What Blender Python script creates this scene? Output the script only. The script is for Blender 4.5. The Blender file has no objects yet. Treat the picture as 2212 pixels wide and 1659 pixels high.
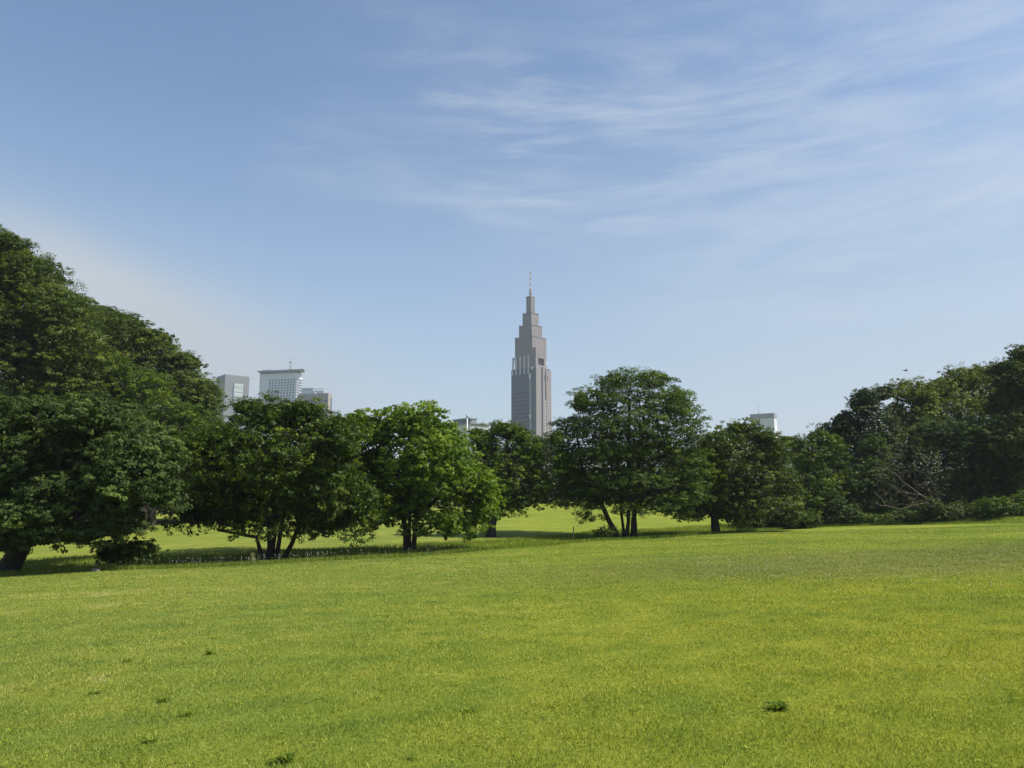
import bpy, math, random
import numpy as np
from mathutils import Vector, Matrix

rng = np.random.default_rng(7)
random.seed(7)
C = bpy.context.scene.collection
W, H = 2212.0, 1659.0          # frame the measurements were taken in
HFOV = math.radians(67.3)
F = (W / 2) / math.tan(HFOV / 2)
PITCH = math.radians(8.5)
CAMZ = 1.6
CP, SP = math.cos(PITCH), math.sin(PITCH)


def at(px, py, Y):
    """point at forward distance Y seen at frame pixel (px,py)"""
    u = (px - W / 2) / F
    v = (H / 2 - py) / F
    d = np.array([u, CP - v * SP, SP + v * CP])
    k = Y / d[1]
    return np.array([d[0] * k, Y, CAMZ + d[2] * k])


# ------------------------------------------------------------------ helpers
def tag(o, label=None, cat=None, group=None, kind=None):
    if label: o['label'] = label
    if cat: o['category'] = cat
    if group: o['group'] = group
    if kind: o['kind'] = kind
    return o


def empty(name, loc=(0, 0, 0), rz=0.0, **k):
    o = bpy.data.objects.new(name, None)
    o.empty_display_size = 0.5
    C.objects.link(o)
    o.location = loc
    o.rotation_euler = (0, 0, rz)
    return tag(o, **k)


def link(name, me, mat, parent=None, loc=None):
    if mat is not None: me.materials.append(mat)
    o = bpy.data.objects.new(name, me)
    C.objects.link(o)
    if parent is not None: o.parent = parent
    if loc is not None: o.location = loc
    return o


def np_mesh(name, verts, nper, attr=None, smooth=False):
    """verts (N*nper,3): every face has its own nper vertices"""
    me = bpy.data.meshes.new(name)
    n = len(verts)
    nf = n // nper
    me.vertices.add(n)
    me.vertices.foreach_set('co', np.ascontiguousarray(verts, dtype=np.float32).ravel())
    me.loops.add(n)
    me.loops.foreach_set('vertex_index', np.arange(n, dtype=np.int32))
    me.polygons.add(nf)
    me.polygons.foreach_set('loop_start', np.arange(0, n, nper, dtype=np.int32))
    if attr is not None:
        a = me.attributes.new('tint', 'FLOAT', 'FACE')
        a.data.foreach_set('value', np.ascontiguousarray(attr, dtype=np.float32))
    me.update(calc_edges=True)
    return me


class MB:
    def __init__(s): s.v, s.f = [], []

    def add(s, vs, fs):
        b = len(s.v)
        s.v += [tuple(map(float, v)) for v in vs]
        s.f += [tuple(i + b for i in f) for f in fs]
        return s

    def box(s, x0, x1, y0, y1, z0, z1):
        return s.add([(x0, y0, z0), (x1, y0, z0), (x1, y1, z0), (x0, y1, z0), (x0, y0, z1), (x1, y0, z1), (x1, y1, z1), (x0, y1, z1)],
                     [(0, 3, 2, 1), (4, 5, 6, 7), (0, 1, 5, 4), (1, 2, 6, 5), (2, 3, 7, 6), (3, 0, 4, 7)])

    def prism(s, pts, z0, z1):
        n = len(pts)
        vs = [(x, y, z0) for x, y in pts] + [(x, y, z1) for x, y in pts]
        fs = [tuple(range(n - 1, -1, -1)), tuple(range(n, 2 * n))]
        fs += [(i, (i + 1) % n, n + (i + 1) % n, n + i) for i in range(n)]
        return s.add(vs, fs)

    def tube(s, pts, rad, n=7, cap=True):
        pts = [np.array(p, float) for p in pts]
        vs, fs = [], []
        m = len(pts)
        ref = None
        for i, p in enumerate(pts):
            t = pts[min(i + 1, m - 1)] - pts[max(i - 1, 0)]
            t = t / (np.linalg.norm(t) + 1e-9)
            if ref is None:
                ref = np.array([1., 0, 0]) if abs(t[0]) < .8 else np.array([0, 1., 0])
            a = ref - t * ref.dot(t); a /= np.linalg.norm(a) + 1e-9
            ref = a
            b = np.cross(t, a)
            for k in range(n):
                an = 2 * math.pi * k / n
                vs.append(p + rad[i] * (math.cos(an) * a + math.sin(an) * b))
        for i in range(m - 1):
            for k in range(n):
                k2 = (k + 1) % n
                fs.append((i * n + k, i * n + k2, (i + 1) * n + k2, (i + 1) * n + k))
        if cap:
            fs.append(tuple(range(n - 1, -1, -1)))
            fs.append(tuple((m - 1) * n + k for k in range(n)))
        return s.add(vs, fs)

    def mesh(s, name, smooth=False):
        me = bpy.data.meshes.new(name)
        me.from_pydata(s.v, [], s.f)
        if smooth: me.polygons.foreach_set('use_smooth', [True] * len(me.polygons))
        me.update()
        return me

    def build(s, name, mat, parent=None, smooth=False):
        return link(name, s.mesh(name, smooth), mat, parent)


# ------------------------------------------------------------------ materials
def nodes(name):
    m = bpy.data.materials.new(name)
    m.use_nodes = True
    nt = m.node_tree
    nt.nodes.clear()
    out = nt.nodes.new('ShaderNodeOutputMaterial')
    return m, nt, out


def ramp(nt, stops):
    r = nt.nodes.new('ShaderNodeValToRGB')
    e = r.color_ramp.elements
    while len(e) < len(stops): e.new(0.5)
    for el, (p, c) in zip(e, stops):
        el.position = p
        el.color = (*c, 1)
    return r


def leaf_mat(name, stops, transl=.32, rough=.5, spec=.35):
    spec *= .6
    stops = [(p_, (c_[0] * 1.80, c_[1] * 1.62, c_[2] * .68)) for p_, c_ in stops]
    m, nt, out = nodes(name)
    at_ = nt.nodes.new('ShaderNodeAttribute'); at_.attribute_name = 'tint'
    r = ramp(nt, stops)
    nt.links.new(at_.outputs['Fac'], r.inputs[0])
    p = nt.nodes.new('ShaderNodeBsdfPrincipled')
    p.inputs['Roughness'].default_value = rough
    p.inputs['Specular IOR Level'].default_value = spec
    nt.links.new(r.outputs[0], p.inputs['Base Color'])
    t = nt.nodes.new('ShaderNodeBsdfTranslucent')
    mu = nt.nodes.new('ShaderNodeMix'); mu.data_type = 'RGBA'; mu.blend_type = 'MULTIPLY'; mu.inputs[0].default_value = 1
    nt.links.new(r.outputs[0], mu.inputs[6]); mu.inputs[7].default_value = (1.3, 1.35, .4, 1)
    nt.links.new(mu.outputs[2], t.inputs['Color'])
    mx = nt.nodes.new('ShaderNodeMixShader'); mx.inputs[0].default_value = transl
    nt.links.new(p.outputs[0], mx.inputs[1]); nt.links.new(t.outputs[0], mx.inputs[2])
    nt.links.new(mx.outputs[0], out.inputs[0])
    return m


def simple_mat(name, col, rough=.7, var=.12, scale=3.0, metal=0.0, spec=.4, stretch=(1, 1, 1), bump=0.0):
    m, nt, out = nodes(name)
    tc = nt.nodes.new('ShaderNodeTexCoord')
    mp = nt.nodes.new('ShaderNodeMapping'); mp.inputs['Scale'].default_value = stretch
    nt.links.new(tc.outputs['Object'], mp.inputs[0])
    n = nt.nodes.new('ShaderNodeTexNoise'); n.inputs['Scale'].default_value = scale; n.inputs['Detail'].default_value = 6
    nt.links.new(mp.outputs[0], n.inputs['Vector'])
    c = np.array(col)
    r = ramp(nt, [(.3, tuple(c * (1 - var))), (.7, tuple(np.minimum(c * (1 + var), 1)))])
    nt.links.new(n.outputs['Fac'], r.inputs[0])
    p = nt.nodes.new('ShaderNodeBsdfPrincipled')
    p.inputs['Roughness'].default_value = rough
    p.inputs['Metallic'].default_value = metal
    p.inputs['Specular IOR Level'].default_value = spec
    nt.links.new(r.outputs[0], p.inputs['Base Color'])
    if bump:
        b = nt.nodes.new('ShaderNodeBump'); b.inputs['Strength'].default_value = bump; b.inputs['Distance'].default_value = .05
        nt.links.new(n.outputs['Fac'], b.inputs['Height']); nt.links.new(b.outputs[0], p.inputs['Normal'])
    nt.links.new(p.outputs[0], out.inputs[0])
    return m


BARK = simple_mat('bark', (.030, .025, .021), .9, .4, 6, stretch=(1, 1, .25), bump=.8)
BARK2 = simple_mat('bark_grey', (.05, .043, .037), .9, .35, 6, stretch=(1, 1, .25), bump=.8)
DEAD = simple_mat('dead_wood', (.095, .070, .058), .9, .35, 5, stretch=(1, 1, .3))

L_CHERRY = leaf_mat('leaf_cherry', [(0, (.014, .028, .015)), (.55, (.032, .058, .028)), (1, (.078, .118, .048))], .25, .6, .35)
L_DARK = leaf_mat('leaf_glossy_dark', [(0, (.011, .026, .006)), (.55, (.032, .060, .008)), (1, (.125, .160, .008))], .28)
L_MAPLE = leaf_mat('leaf_maple', [(0, (.024, .052, .010)), (.5, (.058, .108, .018)), (1, (.112, .178, .028))], .38)
L_OAK = leaf_mat('leaf_oak', [(0, (.018, .040, .008)), (.5, (.042, .078, .012)), (1, (.100, .140, .014))], .3)
L_ZELK = leaf_mat('leaf_zelkova', [(0, (.017, .036, .012)), (.5, (.036, .068, .016)), (1, (.075, .120, .018))], .35)
L_BROWN = leaf_mat('leaf_olive', [(0, (.016, .032, .009)), (.5, (.036, .060, .013)), (1, (.090, .125, .014))], .3)
L_FOREST = leaf_mat('leaf_forest', [(0, (.018, .034, .012)), (.5, (.038, .062, .018)), (1, (.078, .110, .024))], .28)
L_YELLOW = leaf_mat('leaf_yellow_olive', [(0, (.032, .050, .014)), (.5, (.075, .105, .026)), (1, (.150, .190, .040))], .28)
L_BLUE = leaf_mat('leaf_blue_green', [(0, (.009, .020, .013)), (.5, (.020, .038, .022)), (1, (.048, .074, .036))], .2)
L_FAR = leaf_mat('leaf_far', [(0, (.020, .036, .020)), (.5, (.034, .055, .026)), (1, (.055, .080, .035))], .2)


# ------------------------------------------------------------------ terrain
def plane_z(x, y):
    return .0364 * x - .0289 * y


CREST = []
for px, py in [(-500, 1262), (-200, 1250), (0, 1243), (300, 1229), (600, 1216), (885, 1201), (1100, 1186), (1300, 1167), (1450, 1160), (1545, 1154), (1700, 1142),
               (1900, 1134), (2212, 1130), (2500, 1128)]:
    p = at(px, py, 1.0); d = p - np.array([0, 0, CAMZ])
    # CAMZ + k*dz = .0364*k*dx - .0289*k
    k = CAMZ / (.0364 * d[0] - .0289 * d[1] - d[2])
    CREST.append((d[0] * k, k))
CREST.sort()
CX = np.array([c[0] for c in CREST]); CY = np.array([c[1] for c in CREST])

FARX = np.array([-200, -70, -35, 0, 12, 40, 90, 200.]); FARZ = np.array([-1., -.9, -.6, .4, 1.2, 1.0, 1.4, 1.6])


def sstep(t):
    t = np.clip(t, 0, 1)
    return t * t * (3 - 2 * t)


def ground(x, y):
    x = np.asarray(x, float); y = np.asarray(y, float)
    yc = np.interp(x, CX, CY)
    s = y - yc
    zc = plane_z(np.clip(x, -70, 90), np.minimum(y, yc))
    z = zc - .05 * sstep((s + 3) / 3)
    dipd = np.interp(x, [-30, 10, 25, 40], [.22, .22, .2, .08])
    z = z - dipd * sstep(s / 4.0)
    zf = np.interp(x, FARX, FARZ)
    yf = 126.0
    t = np.clip((s - 4) / (yf - yc - 4), 0, 1)
    tt = t ** 1.15
    z = z * (1 - tt) + zf * tt
    z = z + .05 * np.sin(x * .21 + 1) * np.sin(y * .17) * np.clip(y / 15, 0, 1) + .03 * np.sin(x * .5 + y * .31)* np.clip(y / 15, 0, 1)
    return z


def axis(a, b, step, far):
    c = list(np.arange(a, b + .01, step))
    lo, hi, s = [], [], step
    x = a
    while x > -far: s *= 1.35; x = max(x - s, -far); lo.append(x)
    x, s = b, step
    while x < far: s *= 1.35; x = min(x + s, far); hi.append(x)
    return np.array(lo[::-1] + c + hi)


xs = axis(-80, 100, .8, 2900); ys = axis(-8, 130, .6, 2900)
GX, GY = np.meshgrid(xs, ys)
GZ = ground(GX, GY)
nv = GX.size
me = bpy.data.meshes.new('ground')
idx = np.arange(nv).reshape(GX.shape)
q = np.stack([idx[:-1, :-1], idx[:-1, 1:], idx[1:, 1:], idx[1:, :-1]], -1).reshape(-1, 4)
me.vertices.add(nv); me.vertices.foreach_set('co', np.stack([GX, GY, GZ], -1).astype(np.float32).ravel())
me.loops.add(q.size); me.loops.foreach_set('vertex_index', q.astype(np.int32).ravel())
me.polygons.add(len(q)); me.polygons.foreach_set('loop_start', np.arange(0, q.size, 4, dtype=np.int32))
me.polygons.foreach_set('use_smooth', np.ones(len(q), dtype=bool))
me.update(calc_edges=True)


def lawn_color(nt, coord, dark=1.0):
    """patchy lawn colour driven by world position"""
    mp = nt.nodes.new('ShaderNodeMapping'); mp.inputs['Scale'].default_value = (1, 1, 0)
    nt.links.new(coord, mp.inputs[0])
    n1 = nt.nodes.new('ShaderNodeTexNoise'); n1.inputs['Scale'].default_value = .12; n1.inputs['Detail'].default_value = 5; n1.inputs['Roughness'].default_value = .6
    n2 = nt.nodes.new('ShaderNodeTexNoise'); n2.inputs['Scale'].default_value = 1.1; n2.inputs['Detail'].default_value = 6; n2.inputs['Roughness'].default_value = .65
    nt.links.new(mp.outputs[0], n1.inputs['Vector']); nt.links.new(mp.outputs[0], n2.inputs['Vector'])
    # mown bands, gently curved
    mp3 = nt.nodes.new('ShaderNodeMapping'); mp3.inputs['Scale'].default_value = (.035, .45, 0); mp3.inputs['Rotation'].default_value = (0, 0, .12)
    nt.links.new(coord, mp3.inputs[0])
    n3 = nt.nodes.new('ShaderNodeTexNoise'); n3.inputs['Scale'].default_value = 1.0; n3.inputs['Detail'].default_value = 4
    nt.links.new(mp3.outputs[0], n3.inputs['Vector'])
    a = nt.nodes.new('ShaderNodeMath'); a.operation = 'MULTIPLY'; a.inputs[1].default_value = .36
    b = nt.nodes.new('ShaderNodeMath'); b.operation = 'MULTIPLY_ADD'; b.inputs[1].default_value = .42
    c = nt.nodes.new('ShaderNodeMath'); c.operation = 'MULTIPLY_ADD'; c.inputs[1].default_value = .22
    nt.links.new(n1.outputs['Fac'], a.inputs[0])
    nt.links.new(n2.outputs['Fac'], b.inputs[0]); nt.links.new(a.outputs[0], b.inputs[2])
    nt.links.new(n3.outputs['Fac'], c.inputs[0]); nt.links.new(b.outputs[0], c.inputs[2])
    k = dark
    r = ramp(nt, [(.37, (.128 * k, .192 * k, .022 * k)), (.47, (.186 * k, .242 * k, .025 * k)), (.55, (.238 * k, .278 * k, .030 * k)), (.66, (.35 * k, .345 * k, .085 * k))])
    nt.links.new(c.outputs[0], r.inputs[0])
    # a worn, clover-rich belt crossing the right half of the lawn, yellower turf in front of it
    sp_ = nt.nodes.new('ShaderNodeSeparateXYZ'); nt.links.new(coord, sp_.inputs[0])

    def mm(op, a_, b_, c_=None):
        q_ = nt.nodes.new('ShaderNodeMath'); q_.operation = op
        for i_, v_ in enumerate((a_, b_, c_)):
            if v_ is None: continue
            if isinstance(v_, (int, float)): q_.inputs[i_].default_value = v_
            else: nt.links.new(v_, q_.inputs[i_])
        return q_.outputs[0]

    def mr(v_, a_, b_):
        q_ = nt.nodes.new('ShaderNodeMapRange'); q_.interpolation_type = 'SMOOTHSTEP'
        nt.links.new(v_, q_.inputs['Value']); q_.inputs['From Min'].default_value = a_; q_.inputs['From Max'].default_value = b_
        return q_.outputs['Result']
    yy_ = mm('MULTIPLY_ADD', n1.outputs['Fac'], 9.0, sp_.outputs['Y'])
    yy_ = mm('MULTIPLY_ADD', n3.outputs['Fac'], 6.0, yy_)
    belt = mm('MULTIPLY', mm('MULTIPLY', mr(yy_, 24.0, 29.0), mr(yy_, 42.0, 34.0)), mr(sp_.outputs['X'], -6.0, 9.0))
    mxb = nt.nodes.new('ShaderNodeMix'); mxb.data_type = 'RGBA'
    nt.links.new(mm('MULTIPLY', belt, .62), mxb.inputs[0]); nt.links.new(r.outputs[0], mxb.inputs[6]); mxb.inputs[7].default_value = (.145 * k, .160 * k, .042 * k, 1)
    yel = mm('MULTIPLY', mr(sp_.outputs['X'], -3.0, 7.0), mr(sp_.outputs['Y'], 26.0, 14.0))
    mxy = nt.nodes.new('ShaderNodeMix'); mxy.data_type = 'RGBA'; mxy.blend_type = 'MULTIPLY'
    nt.links.new(yel, mxy.inputs[0]); nt.links.new(mxb.outputs[2], mxy.inputs[6]); mxy.inputs[7].default_value = (1.12, 1.03, .8, 1)
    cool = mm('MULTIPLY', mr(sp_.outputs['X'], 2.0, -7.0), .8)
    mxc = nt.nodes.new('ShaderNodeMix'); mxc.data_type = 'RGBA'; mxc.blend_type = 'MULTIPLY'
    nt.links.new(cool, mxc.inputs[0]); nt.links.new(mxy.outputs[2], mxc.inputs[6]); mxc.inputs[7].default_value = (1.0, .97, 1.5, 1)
    return mxc.outputs[2]


gm, nt, out = nodes('lawn_soil')
geo = nt.nodes.new('ShaderNodeNewGeometry')
colout = lawn_color(nt, geo.outputs['Position'], .80)
p = nt.nodes.new('ShaderNodeBsdfPrincipled'); p.inputs['Roughness'].default_value = .9; p.inputs['Specular IOR Level'].default_value = .1
fine = nt.nodes.new('ShaderNodeTexNoise'); fine.inputs['Scale'].default_value = 16; fine.inputs['Detail'].default_value = 8; fine.inputs['Roughness'].default_value = .75
nt.links.new(geo.outputs['Position'], fine.inputs['Vector'])
fr = ramp(nt, [(.35, (.62, .66, .5)), (.65, (1.25, 1.2, 1.3))])
nt.links.new(fine.outputs['Fac'], fr.inputs[0])
mu = nt.nodes.new('ShaderNodeMix'); mu.data_type = 'RGBA'; mu.blend_type = 'MULTIPLY'; mu.inputs[0].default_value = 1
nt.links.new(colout, mu.inputs[6]); nt.links.new(fr.outputs[0], mu.inputs[7])
nt.links.new(mu.outputs[2], p.inputs['Base Color'])
bp = nt.nodes.new('ShaderNodeBump'); bp.inputs['Strength'].default_value = .6; bp.inputs['Distance'].default_value = .06
nt.links.new(fine.outputs['Fac'], bp.inputs['Height']); nt.links.new(bp.outputs[0], p.inputs['Normal'])
nt.links.new(p.outputs[0], out.inputs[0])
g = link('ground', me, gm)
tag(g, 'gently rolling mown park lawn dipping behind its crest and rising again', 'lawn', kind='structure')

# grass blades -------------------------------------------------------------
bm_, nt, out = nodes('grass_blades')
geo = nt.nodes.new('ShaderNodeNewGeometry')
colout = lawn_color(nt, geo.outputs['Position'], 1.25)
at_ = nt.nodes.new('ShaderNodeAttribute'); at_.attribute_name = 'tint'
tr = ramp(nt, [(0, (.28, .38, .25)), (.4, (.75, .83, .65)), (.72, (1.2, 1.14, 1.2)), (1, (2.1, 1.75, 3.2))])
nt.links.new(at_.outputs['Fac'], tr.inputs[0])
mu = nt.nodes.new('ShaderNodeMix'); mu.data_type = 'RGBA'; mu.blend_type = 'MULTIPLY'; mu.inputs[0].default_value = 1
nt.links.new(colout, mu.inputs[6]); nt.links.new(tr.outputs[0], mu.inputs[7])
p = nt.nodes.new('ShaderNodeBsdfPrincipled'); p.inputs['Roughness'].default_value = .5; p.inputs['Specular IOR Level'].default_value = .3
nt.links.new(mu.outputs[2], p.inputs['Base Color'])
t = nt.nodes.new('ShaderNodeBsdfTranslucent'); nt.links.new(mu.outputs[2], t.inputs['Color'])
mx = nt.nodes.new('ShaderNodeMixShader'); mx.inputs[0].default_value = .38
nt.links.new(p.outputs[0], mx.inputs[1]); nt.links.new(t.outputs[0], mx.inputs[2]); nt.links.new(mx.outputs[0], out.inputs[0])


def blades(name, label, X, Y, hgt, wid, lean, tint):
    n = len(X)
    Z = ground(X, Y)
    ang = rng.uniform(0, 2 * math.pi, n)
    la = rng.uniform(0, 2 * math.pi, n)
    base = np.stack([X, Y, Z - .004], -1)
    wv = np.stack([np.cos(ang), np.sin(ang), np.zeros(n)], -1) * (wid * .5)[:, None]
    tip = base + np.stack([np.cos(la) * lean * hgt, np.sin(la) * lean * hgt, hgt], -1)
    mid = base * .45 + tip * .55 + np.array([0, 0, 1]) * (hgt * .12)[:, None]
    v = np.stack([base - wv, base + wv, mid + wv * .7, tip, mid - wv * .7], 1).reshape(-1, 3)
    me = np_mesh(name, v, 5, tint)
    o = link(name, me, bm_)
    return tag(o, label, 'grass', kind='stuff')


def dens_sample(N, ya, yb, power):
    # pdf(Y) ~ (1.5Y+5) * Y^-power
    yy = np.linspace(ya, yb, 2000)
    pdf = (1.5 * yy + 5) * np.minimum(1, (6 / yy) ** power)
    cdf = np.cumsum(pdf); cdf /= cdf[-1]
    Y = np.interp(rng.uniform(0, 1, N), cdf, yy)
    X = rng.uniform(-1, 1, N) * (.75 * Y + 2.5)
    return X, Y


X, Y = dens_sample(1250000, 3.2, 62, 1.7)
keep = Y < np.interp(X, CX, CY) + 1.5
X, Y = X[keep], Y[keep]
n = len(X)
grow = np.maximum(1, Y / 7) ** .75
clump = .5 + .5 * np.sin(X * 3.1 + 2 * np.sin(Y * 2.3)) * np.sin(Y * 2.7 + 1.7 * np.sin(X * 1.9))
blades('grass', 'short mown green grass covering the foreground lawn', X, Y,
       rng.uniform(.013, .032, n) * (.7 + .6 * clump) * grow ** .3, rng.uniform(.003, .0055, n) * grow, rng.uniform(.2, 1.1, n),
       np.clip(rng.normal(.50, .27, n), 0, 1))

# taller rough grass in the dip under the trees and along the crest
N = 240000
X = rng.uniform(-48, 46, N)
yc = np.interp(X, CX, CY)
S = rng.uniform(0, 1, N) ** 1.3 * 13
Y = yc + .2 + S
dens = .5 + .5 * np.sin(X * .7 + 1.3 * np.sin(Y * .9)) * np.sin(Y * 1.1 + X * .3)
keep = rng.uniform(0, 1, N) < (.25 + .75 * dens)
X, Y = X[keep], Y[keep]; n = len(X)
blades('tall_grass', 'longer unmown grass in the shaded dip beneath the trees', X, Y,
       rng.uniform(.10, .30, n), rng.uniform(.012, .022, n), rng.uniform(.1, .6, n), np.clip(rng.normal(.36, .18, n), 0, 1))


# ------------------------------------------------------------------ trees
def unit(v): return v / (np.linalg.norm(v, axis=-1, keepdims=True) + 1e-9)


def leaf_mesh(name, P, Nn, size, tint, wid=.55):
    n = len(P)
    Nn = unit(Nn)
    r = rng.normal(size=(n, 3))
    t = unit(np.cross(Nn, r)); b = np.cross(Nn, t)
    s = size[:, None]
    fold = Nn * s * .12
    v = np.stack([P - t * s * .5, P + b * s * wid * .5 + fold, P + t * s * .5, P - b * s * wid * .5 + fold], 1).reshape(-1, 3)
    return np_mesh(name, v, 4, tint)


def inside(P, L):
    """smallest normalised radius over the lobes"""
    d = np.full(len(P), 9.0)
    for c, r in L:
        d = np.minimum(d, np.linalg.norm((P - c) / r, axis=1))
    return d


def crown_points(L, spacing, shell, tries=60000, low=None):
    vol = np.array([r[0] * r[2] + r[0] * r[1] for c, r in L]); vol = vol / vol.sum()
    k = rng.choice(len(L), tries, p=vol)
    dirs = unit(rng.normal(size=(tries, 3)))
    rad = rng.uniform(shell, 1, tries) ** .6
    cc = np.array([c for c, r in L]); rr = np.array([r for c, r in L])
    P = cc[k] + dirs * rr[k] * rad[:, None]
    d = inside(P, L)
    P = P[d > shell]
    cell = {}
    out = []
    inv = 1 / spacing
    for p in P:
        key = (int(math.floor(p[0] * inv)), int(math.floor(p[1] * inv)), int(math.floor(p[2] * inv)))
        ok = True
        for a in (-1, 0, 1):
            for b in (-1, 0, 1):
                for c in (-1, 0, 1):
                    q = cell.get((key[0] + a, key[1] + b, key[2] + c))
                    if q is not None and (q[0] - p[0]) ** 2 + (q[1] - p[1]) ** 2 + (q[2] - p[2]) ** 2 < spacing * spacing:
                        ok = False; break
                if not ok: break
            if not ok: break
        if ok:
            cell[key] = p; out.append(p)
    return np.array(out)


def foliage(L, spacing, cl_r, flat, leaf, nsub, nleaf, up, shell=.55, droop=0.0, fill=.25, seed=0, tintmid=.45):
    ctr = np.mean([c for c, r in L], 0)
    Pc = crown_points(L, spacing, shell)
    nC = len(Pc)
    ext = np.max([r.max() for c, r in L])
    outw = unit(Pc - ctr)
    crad = cl_r * rng.uniform(.65, 1.3, nC)
    ctint = np.clip(rng.normal(0, .19, nC), -.38, .38)
    # sub clumps
    si = np.repeat(np.arange(nC), nsub)
    d = rng.normal(size=(len(si), 3)); d = unit(d) * rng.uniform(.35, 1, (len(si), 1)) ** .5
    d[:, 2] = d[:, 2] * flat + 0.05
    SP_ = Pc[si] + d * crad[si][:, None]
    # sprays arch outward and droop at the tip
    reach = np.einsum('ij,ij->i', d, outw[si])
    SP_[:, 2] -= droop * np.maximum(reach, 0) * crad[si]
    sr = crad[si] * rng.uniform(.20, .38, len(si))
    stint = np.clip(rng.normal(0, .08, len(si)), -.2, .2)
    li = np.repeat(np.arange(len(si)), nleaf)
    small = [i for i, (c, r) in enumerate(L) if min(r[0], r[2]) < .5]
    big = [L[i] for i in range(len(L)) if i not in small]
    thin = (inside(Pc, big) > 1.05) if big else np.zeros(nC, bool)
    if len(big) < len(L) * .3: thin[:] = False; big = L
    crown_keep = np.where(thin, .78, .9)
    keep = rng.uniform(0, 1, len(li)) < crown_keep[si[li]]
    li = li[keep]
    e = rng.normal(size=(len(li), 3)); e = unit(e) * rng.uniform(.1, 1, (len(li), 1)) ** .45
    e[:, 2] *= max(flat, .55)
    LP = SP_[li] + e * sr[li][:, None]
    Nn = e * .6 + d[li] * .7 + outw[si[li]] * .3 + np.array([0, 0, up]) + rng.normal(size=(len(li), 3)) * .38
    sz = leaf * rng.uniform(.65, 1.3, len(li))
    ti = tintmid + ctint[si[li]] + stint[li] + rng.normal(0, .13, len(li))
    # loose stray shoots make the outline ragged
    # interior fill, tinted darker: shade between clumps put into the leaf colour
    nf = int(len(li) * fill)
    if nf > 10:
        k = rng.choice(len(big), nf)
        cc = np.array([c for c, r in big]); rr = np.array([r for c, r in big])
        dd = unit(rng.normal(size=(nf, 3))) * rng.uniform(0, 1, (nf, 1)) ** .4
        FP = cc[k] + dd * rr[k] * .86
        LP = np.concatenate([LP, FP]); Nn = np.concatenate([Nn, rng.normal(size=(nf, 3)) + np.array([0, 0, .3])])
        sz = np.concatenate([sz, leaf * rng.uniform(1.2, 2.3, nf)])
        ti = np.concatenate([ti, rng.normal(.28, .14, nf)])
    return Pc, LP, Nn, sz, np.clip(ti, 0, 1)


def skeleton(stems, targets, R, wiggle=.12, minr=.02, sides=7, arch=.25):
    pos, par, isstem = [], [], []
    for st in stems:
        prev = -1
        st = [np.array(p, float) for p in st]
        for i in range(len(st) - 1):
            m = max(2, int(np.linalg.norm(st[i + 1] - st[i]) / .6))
            for k in range(m):
                if i > 0 and k == 0: continue
                p = st[i] + (st[i + 1] - st[i]) * (k / (m - 1) if m > 1 else 0)
                if k not in (0,): p = p + rng.normal(size=3) * .04
                pos.append(p); par.append(prev); prev = len(pos) - 1
    nstem = len(pos)
    base_z = min(p[2] for p in pos)
    order = np.argsort([np.min(np.linalg.norm(np.array(pos) - t, axis=1)) for t in targets]) if len(targets) else []
    paths = []
    chain = list(range(nstem))
    for ti in order:
        t = targets[ti]
        A = np.array(pos)
        dv = t - A
        dist = np.linalg.norm(dv, axis=1)
        # branches leave upward/outward: penalise nodes higher than the target and nodes near the foot
        cost = dist + 1.6 * np.maximum(0, A[:, 2] - t[2] + .15 * dist) + 1.2 * np.maximum(0, base_z + 1.1 - A[:, 2])
        j = int(np.argmin(cost))
        a = A[j]
        L_ = dist[j]
        m = max(2, int(L_ / .7) + 1)
        prev = j
        for k in range(1, m + 1):
            s = k / m
            p = a + (t - a) * s
            p = p + np.array([0, 0, arch * L_ * s * (1 - s)]) + rng.normal(size=3) * wiggle * L_ * .15 * (1 - s) * 2
            pos.append(p); par.append(prev); prev = len(pos) - 1
    n = len(pos)
    cnt = np.zeros(n)
    haschild = np.zeros(n, bool)
    for i in range(n):
        if par[i] >= 0: haschild[par[i]] = True
    for i in range(n - 1, -1, -1):
        if not haschild[i]: cnt[i] += 1
        if par[i] >= 0: cnt[par[i]] += cnt[i]
    mx = max(cnt[i] for i in range(n) if par[i] < 0)
    rad = np.maximum(R * (cnt / mx) ** .5, minr)
    kids = {}
    for i in range(n):
        if par[i] >= 0: kids.setdefault(par[i], []).append(i)
    # chains: follow heaviest child
    mb = MB()
    starts = [(i, None) for i in range(n) if par[i] < 0]
    while starts:
        i, frm = starts.pop()
        pts, rr = ([pos[frm]], [min(rad[frm], rad[i] * 1.15)]) if frm is not None else ([], [])
        root = frm is None
        while True:
            pts.append(pos[i]); rr.append(rad[i])
            ks = sorted(kids.get(i, []), key=lambda c: -cnt[c])
            if not ks: break
            for c in ks[1:]: starts.append((c, i))
            i = ks[0]
        if root:
            rr[0] *= 1.45
            if len(rr) > 1: rr[1] *= 1.15
        if len(pts) > 1: mb.tube(pts, rr, sides if rr[0] > .05 else 4, cap=False)
    return mb


def lobes_px(lobes, D, depth=None, rcl=0.0):
    L = []
    m = D / F * 1.01
    xs_ = [l[0] for l in lobes]
    half = (max(l[0] + l[2] for l in lobes) - min(l[0] - l[2] for l in lobes)) / 2 * m
    for l in lobes:
        off = l[4] if len(l) > 4 else rng.uniform(-.35, .35) * max(0, half - l[2] * m)
        c = at(l[0], l[1], D + off)
        ry = l[5] if len(l) > 5 else max(l[2] * m * 1.1, half * .45)
        r = np.array([max(l[2] * m * 1.05 - rcl, .4), max(ry - rcl, .4), max(l[3] * m * 1.05 - rcl * .8, .35)])
        L.append((c, r))
    return L


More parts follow.
